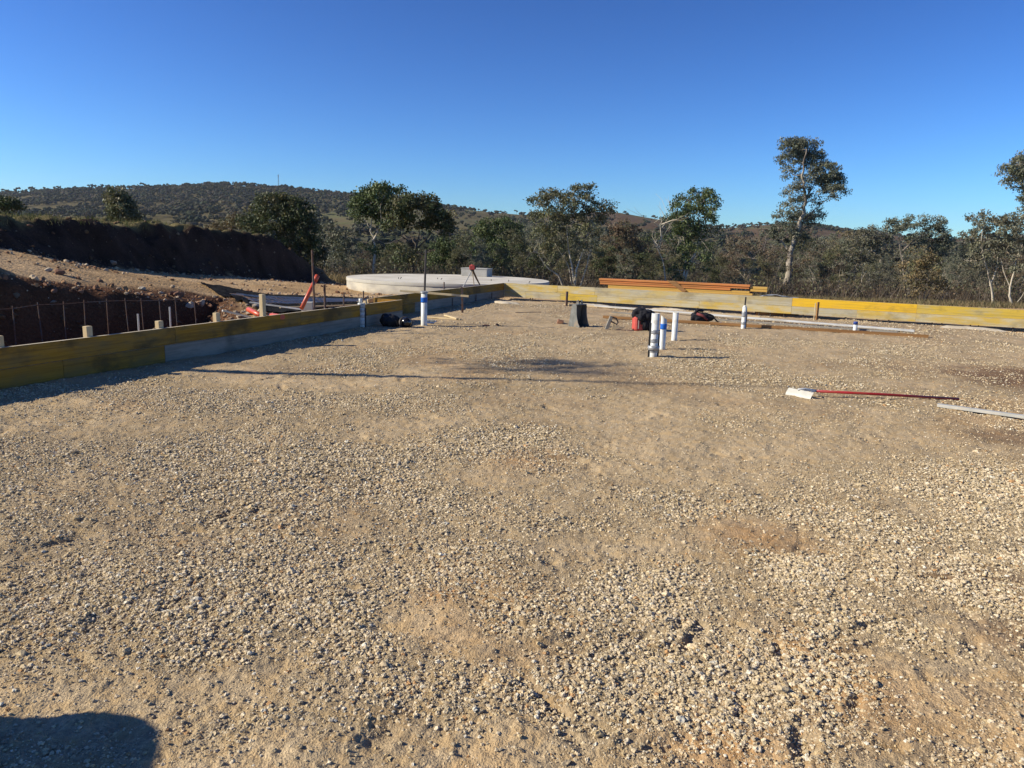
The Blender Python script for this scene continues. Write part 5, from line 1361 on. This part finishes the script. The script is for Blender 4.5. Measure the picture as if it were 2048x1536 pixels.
# ------------------------------------------------------------------ stand-in casters added outside the frame to throw shadows onto the gravel
s_l = P(350, 741); s_r = P(1640, 778); s_b = P(1062, 736)
sdx, sdy = -TO_SUN.x/TO_SUN.z, -TO_SUN.y/TO_SUN.z
def caster(sp, xh):     # the 3-D point at world x=xh whose shadow is sp
    h_ = (sp.x-xh)/sdx; return Vector((xh, sp.y-h_*sdy, h_))
xb = -12.6; top_ = caster(s_r, xb+.4); low_ = caster(s_l, xb); base = low_+(low_-top_)*(low_.z-tz(xb, low_.y))/(top_.z-low_.z)
zb_ = tz(base.x, base.y)
lt = empty('added_shadow_gum', (base.x, base.y, zb_)); tag(lt, 'added leaning gum left of the frame, put there to cast the long thin shadow', 'tree')
L0 = base-lt.location; L1_ = top_-lt.location; bl_ = caster(s_b, xb+.1)-lt.location
trk = MB().tube([(0, 0, -.3), L0.lerp(L1_, .25), L0.lerp(L1_, .6), L0.lerp(L1_, .8), L1_], [.15, .12, .10, .045, .012], 10); trk.build('trunk', m_barkw, lt, True)  # unseen added tree, trunk and leaf clump aimed to throw the shadow
rg = np.random.default_rng(91)
pts = np.array([np.array(bl_)+rg.normal(size=3)*np.array([.2, .4, .4]) for _ in range(34)])
V, F, c = cluster_leaves(pts, .34, 26, rg, .03, .10, LC['olive']); np_mesh('crown', V, F, m_leaf, lt, col=c)
tip = P(345, 1482); dc = caster(Vector((tip.x-.05, tip.y-.13, 0)), -2.75)  # unseen drum added only to throw the near left corner shadow
dr = empty('added_shadow_drum', (-2.99, dc.y+.0, 0)); tag(dr, 'added blue drum left of the frame, put there to cast the near left shadow', 'drum')
hd = min(dc.z, .98)
print('drum', hd, dc, 'tree', base, top_)
MB().lathe([(.27, 0), (.29, .01), (.29, .29), (.298, .3), (.29, .31), (.29, .6), (.298, .61), (.29, .62), (.29, hd-.01), (.275, hd), (.27, hd-.02)], 40).build('body', mat('drum_paint', (.01, .03, .12), (.02, .05, .16), 6, .4), dr, True)
MB().lathe([(.03, hd-.02), (.03, hd+.01)], 16, Matrix.Translation((.18, 0, 0))).build('bung', m_galv, dr)

# ------------------------------------------------------------------ far air
HAZE = .00005
hb_ = MB().box((-6500, -400, -170), (6500, 4600, 260)).build('haze', None); tag(hb_, kind='stuff')
hm = bpy.data.materials.new('haze'); hm.use_nodes = True; N = hm.node_tree; N.nodes.clear()
pv = N.nodes.new('ShaderNodeVolumePrincipled'); pv.inputs['Density'].default_value = HAZE; pv.inputs['Color'].default_value = (.80, .88, 1, 1)
pv.inputs['Anisotropy'].default_value = .2
mo_ = N.nodes.new('ShaderNodeOutputMaterial'); N.links.new(pv.outputs[0], mo_.inputs['Volume']); hb_.data.materials.append(hm)
